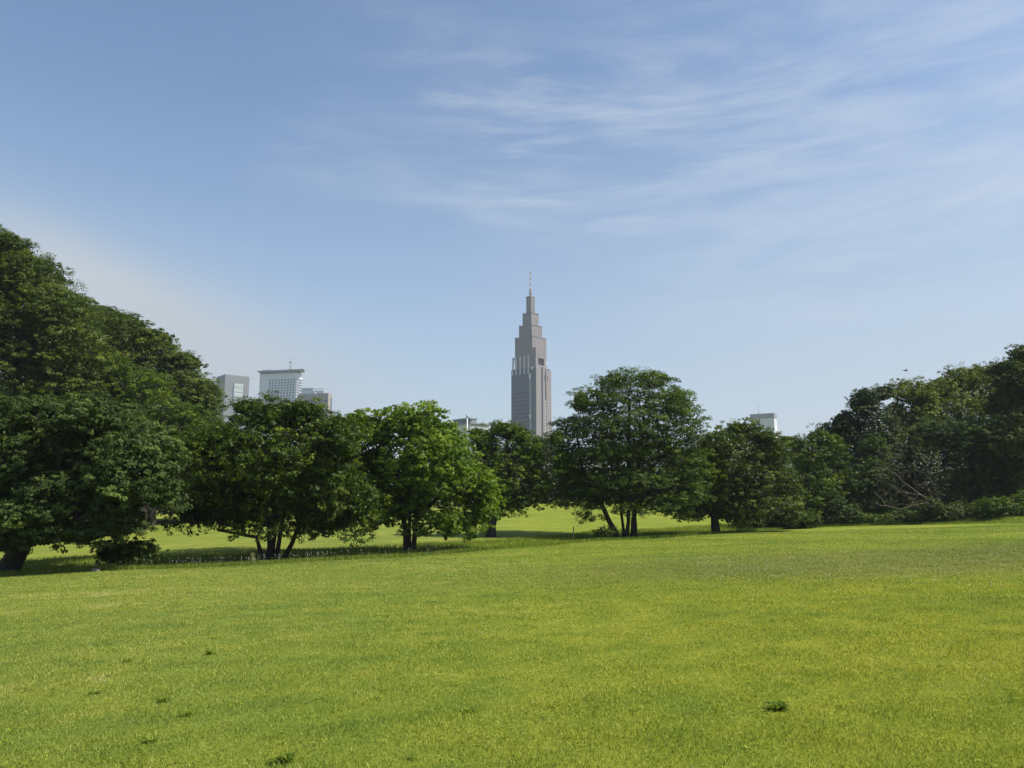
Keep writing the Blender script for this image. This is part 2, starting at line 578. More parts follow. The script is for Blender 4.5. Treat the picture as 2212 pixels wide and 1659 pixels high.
def tree(name, label, cat, D, base, lobes, mat, spacing=.8, cl=.75, flat=.6, leaf=.17, nsub=9, nleaf=15, up=.6, shell=.5, droop=.2, fill=.25,
         stems=None, R=.22, nb=110, bark=BARK, group=None, dep=None, tintmid=.45, arch=.25):
    """base=(px) ground pixel column; lobes in frame pixels at distance D; stems = list of polylines of (px,py,dy)"""
    if D < 95:
        spacing *= 1.34; cl *= 1.12; nleaf = int(nleaf * 1.9); leaf *= .84; fill += .10; flat *= .9
    L = lobes_px(lobes, D, dep, cl * .4)
    bx = at(base, 1100, D)[0]
    bz = float(ground(bx, D))
    root = empty(name, (bx, D, bz), label=label, cat=cat, group=group)
    org = np.array([bx, D, bz])
    Pc, LP, Nn, sz, ti = foliage(L, spacing, cl, flat, leaf, nsub, nleaf, up, shell, droop, fill, tintmid=tintmid)
    gz = ground(LP[:, 0], LP[:, 1])
    k = LP[:, 2] > gz + .08
    LP, Nn, sz, ti = LP[k], Nn[k], sz[k], ti[k]
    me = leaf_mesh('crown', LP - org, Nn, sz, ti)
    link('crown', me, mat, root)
    top = max(c[2] + r[2] for c, r in L); cx = np.mean([c[0] for c, r in L]); lowz = min(c[2] - r[2] for c, r in L)
    if stems is None:
        stems = [[(base, None, 0), (base + rng.uniform(-4, 4), .35, 0), ((base + cx * 0 + 0), .7, 0)]]
        S = []
        mid = np.array([(bx * .5 + cx * .5), D, bz + (top - bz) * .5])
        S.append([org + np.array([0, 0, -.25]), org * .75 + np.array([mid[0], D, bz]) * .25 + np.array([0, 0, (top - bz) * .25]), mid,
                  np.array([cx, D, bz + (top - bz) * .8])])
    else:
        S = []
        for st in stems:
            pl = []
            for i, (px, py, dy) in enumerate(st):
                if py is None:
                    x = at(px, 1100, D + dy)[0]
                    pl.append(np.array([x, D + dy, float(ground(x, D + dy)) - .2]))
                else: pl.append(at(px, py, D + dy))
            S.append(pl)
    tg = Pc[rng.permutation(len(Pc))[:nb]]
    cc_ = np.mean(Pc, 0)
    tg = cc_ + (tg - cc_) * .86
    # pull branch ends slightly inside the clumps
    mb = skeleton(S, tg, R, arch=arch)
    mb.v = [tuple(np.array(v) - org) for v in mb.v]
    mb.build('trunk', bark, root, smooth=True)
    print(name, 'leaves', len(LP), 'clumps', len(Pc))
    return root


# --- front row
tree('cherry_tree', 'spreading grey-green cherry tree with a thick leaning trunk and drooping boughs at the left edge', 'tree', 40, 28,
     [(190, 990, 150, 110), (80, 960, 110, 100), (300, 1000, 90, 90), (215, 905, 80, 50), (140, 890, 50, 30), (30, 900, 80, 55), (55, 1110, 115, 36, -3, 2.5), (345, 985, 55, 55), (255, 1125, 60, 42, -2, 2.0),
      (-90, 1000, 150, 130), (170, 1060, 130, 60), (120, 1160, 70, 22, -1.5, 1.6), (-60, 1110, 90, 45), (320, 1060, 60, 40), (225, 1170, 45, 22, -2, 1.2), (150, 1010, 150, 80, 5, 4), (280, 1010, 90, 60, 8, 3), (20, 1165, 60, 34, -2, 1.5), (95, 1150, 80, 34, -2.5, 1.8), (170, 1150, 60, 30, -2, 1.6)],  # rearmost lobes are unseen, added so the crown casts a deeper shadow
     L_CHERRY, spacing=.62, cl=.62, flat=.55, leaf=.145, nsub=10, nleaf=17, up=.45, droop=.5, R=.42, nb=170,
     stems=[[(22, None, 0), (45, 1180, 0), (72, 1130, 0), (60, 1060, .5), (30, 960, .5)], [(45, 1180, 0), (90, 1130, -.5), (150, 1070, 0), (190, 980, 0), (220, 920, 0)],
            [(62, 1150, 0), (130, 1150, -1), (200, 1165, -1.5), (260, 1145, -2)]], arch=.1)
tree('shrub', 'dark rounded shrub beneath the boughs of the cherry tree', 'shrub', 41, 270,
     [(245, 1192, 42, 28), (300, 1188, 42, 26), (265, 1180, 40, 22), (325, 1195, 24, 18)], L_DARK, spacing=.33, cl=.34, flat=.8, leaf=.13, nsub=6, nleaf=12, R=.06, nb=60, tintmid=.25, shell=.4)
tree('broadleaf_tree', 'wide domed dark green tree with several black stems forking from the ground', 'tree', 45, 592,
     [(600, 990, 150, 105), (590, 905, 80, 42), (490, 960, 70, 55), (700, 945, 70, 55), (735, 1060, 55, 85), (465, 1050, 62, 62), (660, 890, 50, 30), (545, 885, 42, 28), (440, 960, 38, 35), (600, 870, 32, 18), (735, 920, 30, 28),
      (425, 1135, 40, 17, -1, 1.6), (375, 1128, 22, 12, -.5, 1), (500, 1090, 60, 40), (560, 1145, 60, 20, -2.5, 1.6), (500, 1150, 30, 12, -1.5, 1), (610, 1090, 120, 45), (720, 1120, 70, 34, 0, 2.2), (785, 1110, 30, 32), (775, 1150, 18, 18), (680, 1150, 35, 16), (640, 1135, 35, 14), (748, 945, 38, 42), (790, 1085, 36, 50), (690, 1120, 60, 36), (520, 1120, 60, 30), (430, 1110, 44, 30), (600, 1000, 140, 80, 5, 4), (560, 1020, 150, 60, 8, 3)],  # last two lobes sit hidden behind the dome, added to extend its shadow
     L_DARK, spacing=.66, cl=.62, flat=.7, leaf=.155, nsub=9, nleaf=14, up=.6, droop=.2, R=.19, nb=190,
     stems=[[(583, None, 0), (585, 1180, 0), (582, 1120, .4), (560, 1040, .5), (540, 930, 0)], [(600, None, .3), (606, 1170, .2), (612, 1110, 0), (640, 1030, .6), (670, 940, .5)],
            [(576, None, -.2), (560, 1180, -.3), (552, 1160, -.5), (520, 1152, -.8), (470, 1145, -1)], [(612, None, 0), (630, 1172, 0), (645, 1140, -.3), (690, 1090, 0), (730, 1050, 0)],
            [(590, None, .6), (592, 1120, .8), (598, 1000, 1), (600, 900, 1)]], tintmid=.36)
tree('maple_tree', 'bright yellow-green maple with three slim stems and large hanging leaves', 'tree', 49.5, 886,
     [(900, 1000, 105, 90), (890, 915, 78, 38), (815, 935, 50, 42), (955, 950, 55, 48), (1005, 1045, 55, 58), (1042, 1105, 34, 34), (975, 1125, 50, 34), (805, 1020, 42, 65), (870, 1080, 75, 50), (920, 885, 42, 16), (850, 895, 40, 20), (775, 915, 36, 32), (758, 965, 36, 56), (770, 1040, 36, 50), (1055, 1060, 28, 40),
      (1005, 1148, 20, 14), (905, 1140, 30, 20), (940, 1000, 90, 70, -2.5, 2), (820, 1100, 35, 40)],
     L_MAPLE, spacing=.62, cl=.6, flat=.6, leaf=.21, nsub=8, nleaf=13, up=.25, droop=.6, R=.15, nb=150, fill=.12,
     stems=[[(880, None, 0), (874, 1150, 0), (868, 1100, 0), (850, 1010, 0), (830, 930, 0)], [(886, None, 0), (885, 1140, 0), (882, 1050, -.3), (885, 900, -.3)], [(893, None, 0), (897, 1150, 0), (905, 1080, .3), (935, 1000, .3), (965, 940, 0)],
            [(900, 1120, .3), (960, 1060, -.5), (1020, 1060, -.5)]], bark=BARK, tintmid=.55)
tree('oak_tree', 'middle-sized green oak standing behind the maple with a single thick trunk', 'tree', 63, 1060,
     [(1110, 1010, 68, 70), (1088, 928, 40, 22), (1050, 960, 42, 38), (1145, 975, 40, 42), (1165, 1050, 36, 48), (1110, 1080, 55, 28), (1055, 1040, 40, 50), (1120, 940, 36, 26), (1085, 1105, 22, 14), (1030, 940, 24, 22), (1195, 1085, 16, 18)],
     L_OAK, spacing=.66, cl=.62, flat=.65, leaf=.16, nsub=9, nleaf=13, R=.34, nb=120,
     stems=[[(1060, None, 0), (1060, 1135, 0), (1072, 1100, 0), (1095, 1070, 0), (1110, 980, 0)], [(1060, 1130, 0), (1055, 1080, 0), (1050, 1000, 0)], [(1075, 1095, 0), (1110, 1075, -.5), (1150, 1050, 0)]])
tree('zelkova_tree', 'tallest lone tree, broad layered zelkova with many dark trunks and sky showing through', 'tree', 64, 1345,
     [(1365, 915, 128, 104), (1290, 868, 56, 44), (1438, 872, 62, 46), (1330, 825, 52, 24), (1405, 822, 56, 24), (1366, 808, 40, 14), (1238, 925, 52, 34), (1203, 950, 26, 24), (1488, 925, 40, 60), (1340, 925, 95, 34), (1415, 955, 75, 34), (1470, 1000, 55, 46), (1235, 985, 52, 36), (1310, 975, 70, 30),
      (1350, 1040, 125, 40), (1232, 1030, 38, 34), (1300, 1072, 75, 28), (1255, 1093, 46, 13, -1, 2), (1222, 1090, 18, 9), (1275, 1122, 28, 8, -1.5, 1.5), (1262, 1112, 18, 7), (1410, 1080, 75, 30), (1450, 1112, 44, 12, -1, 1.5), (1492, 1055, 34, 36), (1395, 1035, 95, 40), (1360, 1100, 55, 18), (1508, 985, 22, 30), (1490, 1020, 50, 60), (1215, 1000, 36, 50), (1250, 1060, 56, 40), (1440, 1085, 70, 30), (1462, 870, 40, 40), (1255, 870, 26, 30)],
     L_ZELK, spacing=.66, cl=.74, flat=.36, leaf=.15, nsub=10, nleaf=13, up=.9, droop=.25, shell=.30, fill=.03, R=.21, nb=380,
     stems=[[(1336, None, 0), (1314, 1120, 0), (1290, 1075, 0), (1262, 1020, .3), (1245, 940, .5)], [(1346, None, .3), (1342, 1080, .3), (1335, 1000, .4), (1310, 890, .4)], [(1354, None, 0), (1356, 1080, 0), (1358, 980, -.4), (1360, 840, 0)],
            [(1363, None, .2), (1367, 1080, .2), (1385, 980, .3), (1430, 890, .3)], [(1358, 1100, -.2), (1362, 1080, -.4), (1392, 1030, -.8), (1450, 960, 0)], [(1346, 1095, .2), (1344, 1075, -.3), (1325, 1020, -.9), (1290, 930, -.8)],
            [(1369, None, .5), (1374, 1090, .5), (1380, 1000, 1), (1395, 860, 1)]], arch=.12, tintmid=.45)
tree('small_bush', 'low twiggy bush at the foot of the tall zelkova', 'shrub', 61, 1310,
     [(1305, 1147, 22, 12), (1322, 1146, 18, 11), (1292, 1152, 12, 7)], L_BROWN, spacing=.3, cl=.3, flat=.6, leaf=.12, nsub=5, nleaf=7, R=.04, nb=60, shell=.2, fill=.1, tintmid=.2)
tree('round_tree', 'olive-green round-headed tree with a short stout trunk right of the zelkova', 'tree', 66, 1545,
     [(1590, 1010, 95, 80), (1600, 935, 50, 30), (1545, 965, 48, 42), (1665, 985, 46, 46), (1695, 1055, 38, 52), (1500, 1080, 38, 30), (1620, 1095, 95, 30), (1570, 1060, 80, 55), (1648, 945, 30, 18), (1490, 1110, 30, 12, 0, 1.4), (1700, 1110, 36, 24), (1605, 915, 22, 10), (1495, 1100, 50, 26), (1590, 1105, 60, 28), (1530, 1010, 50, 60)],
     L_BROWN, spacing=.68, cl=.64, flat=.65, leaf=.165, nsub=9, nleaf=13, R=.42, nb=130,
     stems=[[(1545, None, 0), (1544, 1125, 0), (1545, 1090, 0), (1560, 1020, 0), (1590, 940, 0)], [(1546, 1110, 0), (1600, 1060, 0), (1660, 1000, 0)], [(1543, 1115, 0), (1505, 1080, 0), (1480, 1100, -.5)]], tintmid=.42)

# --- wooded bank on the left
tree('forest_tree', 'tallest tree of the left wood, a towering dark dome at the picture edge', 'tree', 80, -30,
     [(10, 590, 85, 95), (-110, 620, 150, 160), (75, 610, 66, 66), (125, 680, 72, 72), (50, 720, 130, 90), (155, 760, 70, 80), (-40, 820, 200, 120), (120, 860, 110, 80), (0, 530, 55, 36), (165, 680, 36, 44), (190, 800, 50, 80)],
     L_FOREST, spacing=1.05, cl=1.1, flat=.45, leaf=.23, nsub=12, nleaf=15, up=.8, droop=.35, R=.7, nb=90, shell=.6, fill=.2)
tree('forest_tree', 'sloping dark green tree stepping down from the giant toward the grey tower block', 'tree', 94, 330,
     [(250, 735, 75, 72), (320, 775, 75, 68), (385, 828, 60, 58), (222, 690, 42, 38), (425, 885, 52, 62), (445, 850, 28, 38), (300, 870, 130, 90), (400, 930, 90, 66), (275, 700, 36, 26), (200, 740, 60, 80), (340, 730, 30, 22), (400, 780, 34, 24)],
     L_FOREST, spacing=.98, cl=1.0, flat=.5, leaf=.23, nsub=11, nleaf=14, up=.7, droop=.3, R=.5, nb=70, shell=.55, fill=.4, tintmid=.5)
tree('forest_tree', 'yellowish green tree with feathery layers in front of the left wood', 'tree', 86, 310,
     [(300, 850, 80, 55), (240, 810, 55, 50), (370, 900, 75, 45), (290, 930, 110, 60), (200, 880, 70, 70), (420, 945, 45, 35)],
     L_OAK, spacing=1.0, cl=1.0, flat=.45, leaf=.22, nsub=11, nleaf=14, up=.8, droop=.3, R=.5, nb=60, shell=.55, tintmid=.4)
tree('understorey_tree', 'low dark tree closing the gap between the cherry and the broad dome', 'tree', 100, 400,
     [(330, 1010, 90, 70), (420, 1000, 80, 70), (360, 1075, 110, 34), (480, 1050, 70, 55), (300, 1085, 60, 26), (430, 1085, 60, 26)], L_FAR, spacing=1.1, cl=1.0, flat=.7, leaf=.28, nsub=8, nleaf=12, R=.35, nb=40)
tree('understorey_tree', 'dark low tree filling the space behind the cherry crown', 'tree', 96, 120,
     [(110, 990, 140, 80), (220, 960, 120, 70), (0, 1000, 130, 80), (150, 1070, 140, 44), (40, 1085, 90, 30), (240, 1085, 60, 28)], L_FAR, spacing=1.2, cl=1.1, flat=.7, leaf=.3, nsub=8, nleaf=12, R=.35, nb=40)

# --- wooded bank on the right
RG = None
tree('hedge_tree', 'low olive tree beside the round-headed tree with the white tower behind', 'tree', 79, 1745,
     [(1745, 985, 46, 44), (1765, 1045, 50, 55), (1718, 958, 26, 18), (1790, 975, 38, 44), (1740, 1085, 60, 30), (1770, 948, 36, 26), (1700, 955, 24, 20)], L_OAK, spacing=.8, cl=.75, leaf=.19, nsub=9, nleaf=13, R=.3, nb=60, tintmid=.38)
tree('forest_tree', 'dark tree with an open pointed top at the left end of the right wood', 'tree', 86, 1860,
     [(1868, 870, 40, 38), (1885, 925, 62, 55), (1828, 920, 38, 40), (1800, 950, 48, 50), (1850, 990, 80, 60), (1850, 1060, 80, 55), (1905, 850, 28, 22)], L_BLUE, spacing=.85, cl=.82, flat=.6, leaf=.2, nsub=9, nleaf=13, R=.4, nb=80, tintmid=.55)
tree('forest_tree', 'yellow-olive rounded crown beside the dark pointed treetop', 'tree', 90, 1965,
     [(1962, 848, 44, 36), (1998, 860, 36, 40), (1985, 905, 50, 40), (1935, 900, 34, 40), (1965, 950, 70, 40), (2000, 880, 30, 30)], L_YELLOW, spacing=.85, cl=.78, flat=.7, leaf=.2, nsub=9, nleaf=13, R=.4, nb=60, tintmid=.45)
tree('forest_tree', 'long yellow-flecked crown rising toward the right edge above the cherry foliage', 'tree', 92, 2070,
     [(2075, 822, 55, 34), (2030, 845, 42, 34), (2115, 850, 55, 50), (2065, 890, 85, 50), (2120, 810, 40, 26), (2040, 940, 70, 40)], L_YELLOW, spacing=.9, cl=.82, flat=.7, leaf=.21, nsub=9, nleaf=13, R=.4, nb=60, tintmid=.36)
tree('forest_tree', 'highest dark tree of the right wood, cut off by the picture edge', 'tree', 77, 2230,
     [(2195, 820, 56, 58), (2228, 775, 56, 42), (2165, 800, 26, 26), (2175, 880, 50, 55), (2200, 960, 85, 80), (2290, 880, 90, 140), (2230, 1040, 100, 60)], L_FOREST, spacing=.95, cl=.9, flat=.55, leaf=.2, nsub=10, nleaf=13, R=.5, nb=80, tintmid=.35)
tree('cherry_tree', 'grey-green cherry tree inside the right wood above the dead branches', 'tree', 79, 2100,
     [(2075, 935, 85, 36), (2020, 925, 45, 26), (2140, 985, 62, 55), (2120, 1040, 70, 40), (2160, 930, 45, 30), (2150, 1075, 60, 25)], L_CHERRY, spacing=.75, cl=.72, flat=.5, leaf=.19, nsub=9, nleaf=13, R=.35, nb=80, tintmid=.45, droop=.5)
tree('forest_tree', 'deep green small tree left of the dead branches', 'tree', 81, 1850,
     [(1835, 1050, 50, 48), (1885, 1030, 48, 50), (1860, 1090, 62, 30), (1890, 970, 34, 34)], L_ZELK, spacing=.72, cl=.68, leaf=.18, nsub=9, nleaf=12, R=.28, nb=50, tintmid=.35)
tree('forest_tree', 'shadowy tree behind the dead branches', 'tree', 88, 1990,
     [(1960, 1010, 75, 55), (2010, 1060, 85, 50), (1930, 1070, 60, 40), (2060, 1010, 50, 50)], L_BLUE, spacing=1.0, cl=.9, leaf=.24, nsub=8, nleaf=12, R=.3, nb=40, tintmid=.3)
for nm, lab, D, b, lob, mt, tm in [
    ('bush', 'pale leafy bush low in front of the dead branches', 75, 1962, [(1955, 1115, 34, 17), (1985, 1108, 30, 24), (1928, 1120, 24, 13)], L_CHERRY, .6),
    ('bush', 'light green bush with big leaves at the foot of the olive tree', 77, 1815, [(1805, 1098, 28, 36), (1838, 1114, 28, 22), (1788, 1120, 24, 18)], L_CHERRY, .5),
    ('bush', 'thin straggly bush on the lawn edge between two leafy ones', 77, 1890, [(1885, 1122, 28, 11), (1862, 1122, 16, 11)], L_OAK, .5),
    ('bush', 'wide dark bush right of the dead branches', 73, 2060, [(2040, 1110, 44, 22), (2085, 1108, 46, 24), (2015, 1100, 26, 28)], L_FOREST, .3),
    ('bush', 'olive bush under the cherry at the right end of the lawn', 69, 2165, [(2150, 1100, 44, 28), (2195, 1106, 40, 24), (2230, 1095, 44, 36)], L_OAK, .42),
    ('bush', 'dark low bush filling the foot of the round-headed tree', 76, 1650, [(1640, 1124, 44, 18), (1690, 1122, 38, 20), (1595, 1130, 28, 12), (1738, 1120, 32, 20)], L_ZELK, .35),
]:
    tree(nm, lab, 'shrub', D, b, lob, mt, spacing=.42, cl=.42, flat=.65, leaf=.15, nsub=7, nleaf=11, R=.06, nb=50, tintmid=tm, shell=.4, group=None)

# --- far woods (one mass)
def woods(name, label, lob_list, mat, spacing, leaf, cl):
    LPs, Ns, Ss, Ts = [], [], [], []
    for D, lob in lob_list:
        L = lobes_px(lob, D, None, cl * .5)
        Pc, LP, Nn, sz, ti = foliage(L, spacing, cl, .6, leaf, 7, 10, .7, .6, .2, .15)
        k = LP[:, 2] > ground(LP[:, 0], LP[:, 1])
        LPs.append(LP[k]); Ns.append(Nn[k]); Ss.append(sz[k]); Ts.append(ti[k])
    me = leaf_mesh(name, np.concatenate(LPs), np.concatenate(Ns), np.concatenate(Ss), np.concatenate(Ts))
    o = link(name, me, mat)
    print(name, sum(len(a) for a in LPs))
    return tag(o, label, 'trees', kind='stuff')


lob = []
x = 120
while x < 1800:
    w = random.uniform(38, 60)
    topy = {True: 985, False: 965}[x < 1000] + random.uniform(-14, 14)
    if 1190 < x < 1260: topy = 990
    lob.append((random.uniform(132, 150), [(x, (topy + 1085) / 2, w, (1100 - topy) / 2), (x + 20, topy + 30, w * .7, 28), (x - 15, 1070, w, 26)]))
    x += w * .95
lob.append((150, [(1160, 950, 22, 14), (1185, 955, 20, 16), (1135, 960, 26, 20)]))
lob.append((150, [(1030, 940, 22, 12), (1050, 950, 22, 16)]))
woods('woods', 'dark belt of far trees closing the lawn behind the single trees', lob, L_FAR, 1.9, .48, 1.7)
lob = []
for i in range(9):
    xx = 1760 + i * 65
    ty = [985, 960, 930, 905, 900, 880, 850, 840, 830][i]
    lob.append((random.uniform(92, 104), [(xx, (ty + 1110) / 2, 48, (1110 - ty) / 2), (xx + 25, 1070, 50, 40)]))
woods('woods', 'shaded depth of the wood behind the right-hand trees', lob, L_FAR, 1.5, .36, 1.2)
lob = []
for i in range(9):
    xx = -200 + i * 75
    ty = [700, 700, 720, 760, 800, 850, 900, 920, 960][i]
    lob.append((random.uniform(106, 116), [(xx, (ty + 1100) / 2, 55, (1100 - ty) / 2), (xx + 25, 1050, 60, 50)]))
woods('woods', 'shaded depth of the wood behind the tall left trees', lob, L_FAR, 1.7, .42, 1.4)

# --- dead fallen branches
bx = at(2045, 1100, 74.5)
org = np.array([bx[0], 74.5, float(ground(bx[0], 74.5))])
S = [[(2050, None, 0), (2035, 1095, 0), (1990, 1070, -.5), (1950, 1062, -1)], [(2050, None, 0), (2010, 1040, 0), (2000, 1000, .2), (1975, 960, 0)], [(2050, None, 0), (2000, 1085, -.5), (1950, 1098, -1), (1895, 1092, -1.5)],
     [(1998, 1075, 0), (1950, 1040, 0), (1905, 1000, -.5)]]
SS = []
for st in S:
    pl = []
    for px, py, dy in st:
        if py is None:
            x = at(px, 1100, 74.5 + dy)[0]; pl.append(np.array([x, 74.5 + dy, float(ground(x, 74.5)) - .1]))
        else: pl.append(at(px, py, 72.5 + dy))
    SS.append(pl)
tg = []
for _ in range(260):
    a = random.uniform(0, 1)
    px = 1885 + 150 * random.random(); py = random.uniform(955, 1095)
    if py < 1110 - (2050 - px) * 1.1 - 30: continue
    tg.append(at(px, py, 71.8 + random.uniform(-1.6, .8)))
mb = skeleton(SS, np.array(tg), .055, wiggle=.5, minr=.018, arch=-.05)
mb.v = [tuple(np.array(v) - org) for v in mb.v]
o = mb.build('dead_branches', DEAD, None, True); o.location = org
tag(o, 'tangle of bare brown dead branches leaning out of the right wood', 'dead branches')

# ------------------------------------------------------------------ buildings
def bmat(name, col, rough=.75, **k): return simple_mat(name, col, rough, k.pop('var', .05), k.pop('scale', .15), **k)


TW = bmat('tower_stone', (.192, .174, .186), stretch=(1, 1, .3))
TWG = bmat('tower_panel', (.092, .105, .132))  # blue-grey shade of the tower's left face put into this colour
TWW = bmat('tower_window', (.012, .018, .03), .4)
WHITE = bmat('white_panel', (.56, .57, .63), .6)
GREY = bmat('grey_panel', (.165, .175, .195), .6, stretch=(3, 3, .2))
BEIGE = bmat('beige_panel', (.27, .245, .225), .7)
GLASS = bmat('dark_glass', (.09, .12, .16), .15)
PGLASS = bmat('pale_glass', (.26, .34, .36), .2)
LGLASS = bmat('light_glass', (.50, .57, .60), .25)
ROOF = bmat('roof_slab', (.22, .24, .27), .7)
REDP = bmat('red_paint', (.42, .14, .11), .6)
METAL = bmat('mast_metal', (.30, .31, .33), .5)


class Building:
    def __init__(s, name, label, D, pxc, pyt, pxl, pxr, beta, cat='building'):
        s.D = D; s.beta = math.radians(beta)
        top = at(pxc, pyt, D)
        s.Xc, s.ztop = top[0], top[2]
        k = (s.ztop - CAMZ) * SP
        s.dr = (math.cos(s.beta), math.sin(s.beta)); s.dl = (-math.sin(s.beta), math.cos(s.beta))

        def ext(px, d):
            u = (px - W / 2) / F
            return (s.Xc - u * (D * CP + k)) / (u * d[1] * CP - d[0])
        s.sr = ext(pxr, s.dr); s.sl = ext(pxl, s.dl)
        s.gz = float(ground(s.Xc, D))
        s.root = empty(name, (s.Xc, D, s.gz), s.beta, label=label, cat=cat)
        s.H = s.ztop - s.gz
        s.ext = ext

    def z(s, py, px=None):
        return at(px if px else 1106, py, s.D)[2] - s.gz

    def zl(s, py, lx, ly):                     # height seen at local (lx,ly)
        yy = s.D + math.sin(s.beta) * lx + math.cos(s.beta) * ly
        return at(1106, py, yy)[2] - s.gz

    def xr(s, px): return s.ext(px, s.dr)      # coordinate along right face (local X)
    def yl(s, px): return s.ext(px, s.dl)      # coordinate along left face (local Y)


# grey tower on the far left
zx = lambda a: 460.1 + a * .124
zy = lambda a: 752.1 + a * .124
b = Building('office_tower', 'plain grey tower with a grid of pale glass, beside the left wood', 1000, zx(216), zy(462), zx(60), zx(637), 40)
MB().box(0, b.sr, 0, b.sl, 0, b.H).build('wall', GREY, b.root)
m = MB()
for i in range(13):
    xx = b.sr * (i + .5) / 13
    m.box(xx - .1, xx + .1, -.18, 0.0, 20, b.H - 1)
m.build('facade_rib', GREY, b.root)
x0, x1 = b.xr(zx(380)), b.xr(zx(532))
z1, z0 = b.z(zy(590)), b.z(zy(905)) - 12
nz, nx_ = 6, 6
for j in range(nz):
    za, zb = z0 + (z1 - z0) * j / nz + .5, z0 + (z1 - z0) * (j + 1) / nz - .7
    m = MB()
    for i in range(nx_):
        xa, xb = x0 + (x1 - x0) * i / nx_ + .25, x0 + (x1 - x0) * (i + 1) / nx_ - .25
        m.box(xa, xb, -.35, -.05, za, (za + zb) / 2 - .25); m.box(xa, xb, -.35, -.05, (za + zb) / 2 + .25, zb)
    w = m.build('window', LGLASS if j % 2 or j > 3 else PGLASS, b.root)
MB().box(x0 - 2.0, x0 - .2, -.3, -.02, z0, z1).build('dark_window_strip', GLASS, b.root)
MB().box(-.3, -.02, b.sl * .55, b.sl * .75, b.H * .3, b.H - 12).build('side_window', PGLASS, b.root)
MB().box(.4, b.sr - .4, .4, b.sl - .4, b.H, b.H + 1.0).build('parapet', ROOF, b.root)

# white tower with overhanging roof
b = Building('hotel_tower', 'white tower with rows of small dark windows and a jutting flat roof', 1200, zx(1470), zy(430), zx(818), zx(1552), 76)
MB().box(0, b.sr, 0, b.sl, 0, b.H).build('wall', WHITE, b.root)
for r_ in range(10):
    zc = b.z(zy(547 + 45.5 * r_))
    for c in range(9):
        yy = b.yl(zx(1002 + 52.3 * c - r_ * 1.5))
        MB().box(-.35, .1, yy - 1.35, yy + 1.35, zc - 1.2, zc + 1.2).build('window', GLASS, b.root)
for r_ in range(9):
    zc = b.z(zy(545 + 45.5 * r_), 640)
    MB().box(.8, b.sr - .6, -.4, .1, zc - 1.3, zc + 1.3).build('side_window', GLASS, b.root)
zr = b.z(zy(385))
pts = [(-5, -14), (-5, b.sl + 2), (b.sr + 2, b.sl + 2), (b.sr + 2, -4)]
MB().prism(pts, zr - 1.0, zr + .9).build('roof', ROOF, b.root)
yA, yB = b.yl(zx(1115)), b.yl(zx(822))
MB().box(-.6, b.sr - 1, yA, b.sl - .2, b.H, zr - 1.0).build('dark_band', GLASS, b.root)
MB().box(2, b.sr - 1, 1.5, yA - .1, b.H, zr - 1.0).build('upper_storey', GLASS, b.root)
for i in range(12):
    yy = 1.5 + (yA - 3) * i / 11
    MB().box(-.3, .4, yy - .25, yy + .25, b.H, zr - 1.0).build('post', WHITE, b.root)
MB().box(2, b.sr - 3, b.sl * .72, b.sl - 2, zr + .9, zr + 3.0).build('plant_room', ROOF, b.root)
mast = MB(); yy = b.yl(zx(1328)); zt = b.z(zy(155)); zb_ = zr + .9
mast.tube([(3, yy, zb_), (3, yy, zt)], [.55, .25], 6)
for (f, r2) in ((.32, 1.4), (.62, 2.9), (.66, 1.2), (.9, .9)):
    zz = zb_ + (zt - zb_) * f
    mast.box(3 - r2, 3 + r2, yy - r2, yy + r2, zz - .25, zz + .25)
for s_ in (-1, 1): mast.tube([(3, yy + s_ * 2.4, zb_), (3, yy, zb_ + 8)], [.25, .2], 5)
mast.build('mast', METAL, b.root)
MB().box(1, 5, yy - 4, yy + 4, zb_, zb_ + 1.5).build('mast_base', REDP, b.root)

# pale green glass block
b = Building('glass_building', 'pale green glass block with a terrace frame behind the beige block', 1300, zx(1925), zy(740), zx(1500), zx(1945), 82)
MB().box(0, b.sr, 0, b.sl, 0, b.H).build('wall', PGLASS, b.root)
m = MB()
for i in range(17):
    yy = b.sl * i / 16
    m.box(-.4, 0, yy - .2, yy + .2, b.H - 40, b.H)
m.build('mullion', WHITE, b.root)
m = MB(); yy0 = b.yl(zx(1740))
m.prism([(-.1, yy0), (-.1, b.sl), (b.sr, b.sl), (b.sr, yy0)], b.H, b.H + 5)
m.build('upper_storey', PGLASS, b.root)
m = MB()
m.box(0, .6, .2, yy0, b.H + 3.4, b.H + 4.0)
for i in range(6): m.box(0, .6, .2 + yy0 * i / 6, .7 + yy0 * i / 6, b.H, b.H + 3.4)
m.build('roof_frame', METAL, b.root)
m = MB(); y2 = b.yl(zx(1560)); y3 = b.yl(zx(1622))
m.tube([(3, y2, b.H + 5), (3, y2 * .5 + y3 * .5, b.H + 6.5), (3, y3, b.H + 10)], [.5, .45, .3], 5)
m.build('crane_jib', WHITE, b.root)

# beige block
b = Building('beige_building', 'low beige block with a warm sunlit side, right of the white tower', 950, zx(2010), zy(790), zx(1480), zx(2078), 72)
MB().box(0, b.sr, 0, b.sl, 0, b.H).build('wall', BEIGE, b.root)
MB().box(-.3, .05, b.yl(zx(1905)), b.yl(zx(1655)), b.z(zy(940)), b.z(zy(885))).build('window', GLASS, b.root)
MB().box(-.3, .05, b.yl(zx(1990)), b.yl(zx(1935)), b.z(zy(935)), b.z(zy(895))).build('window', GLASS, b.root)
MB().box(b.sr - 3.5, b.sr - .5, -.3, .05, 5, b.z(zy(850))).build('side_window', GLASS, b.root)
m = MB()
for i in range(8):
    zz = b.H - 3 - i * 3.2
    m.box(-.18, 0, .2, b.sl - .2, zz - .12, zz + .12)
for i in range(14):
    yy = b.sl * (i + .5) / 14
    m.box(-.12, 0, yy - .1, yy + .1, 6, b.H - .5)
m.build('facade_joint', ROOF, b.root)
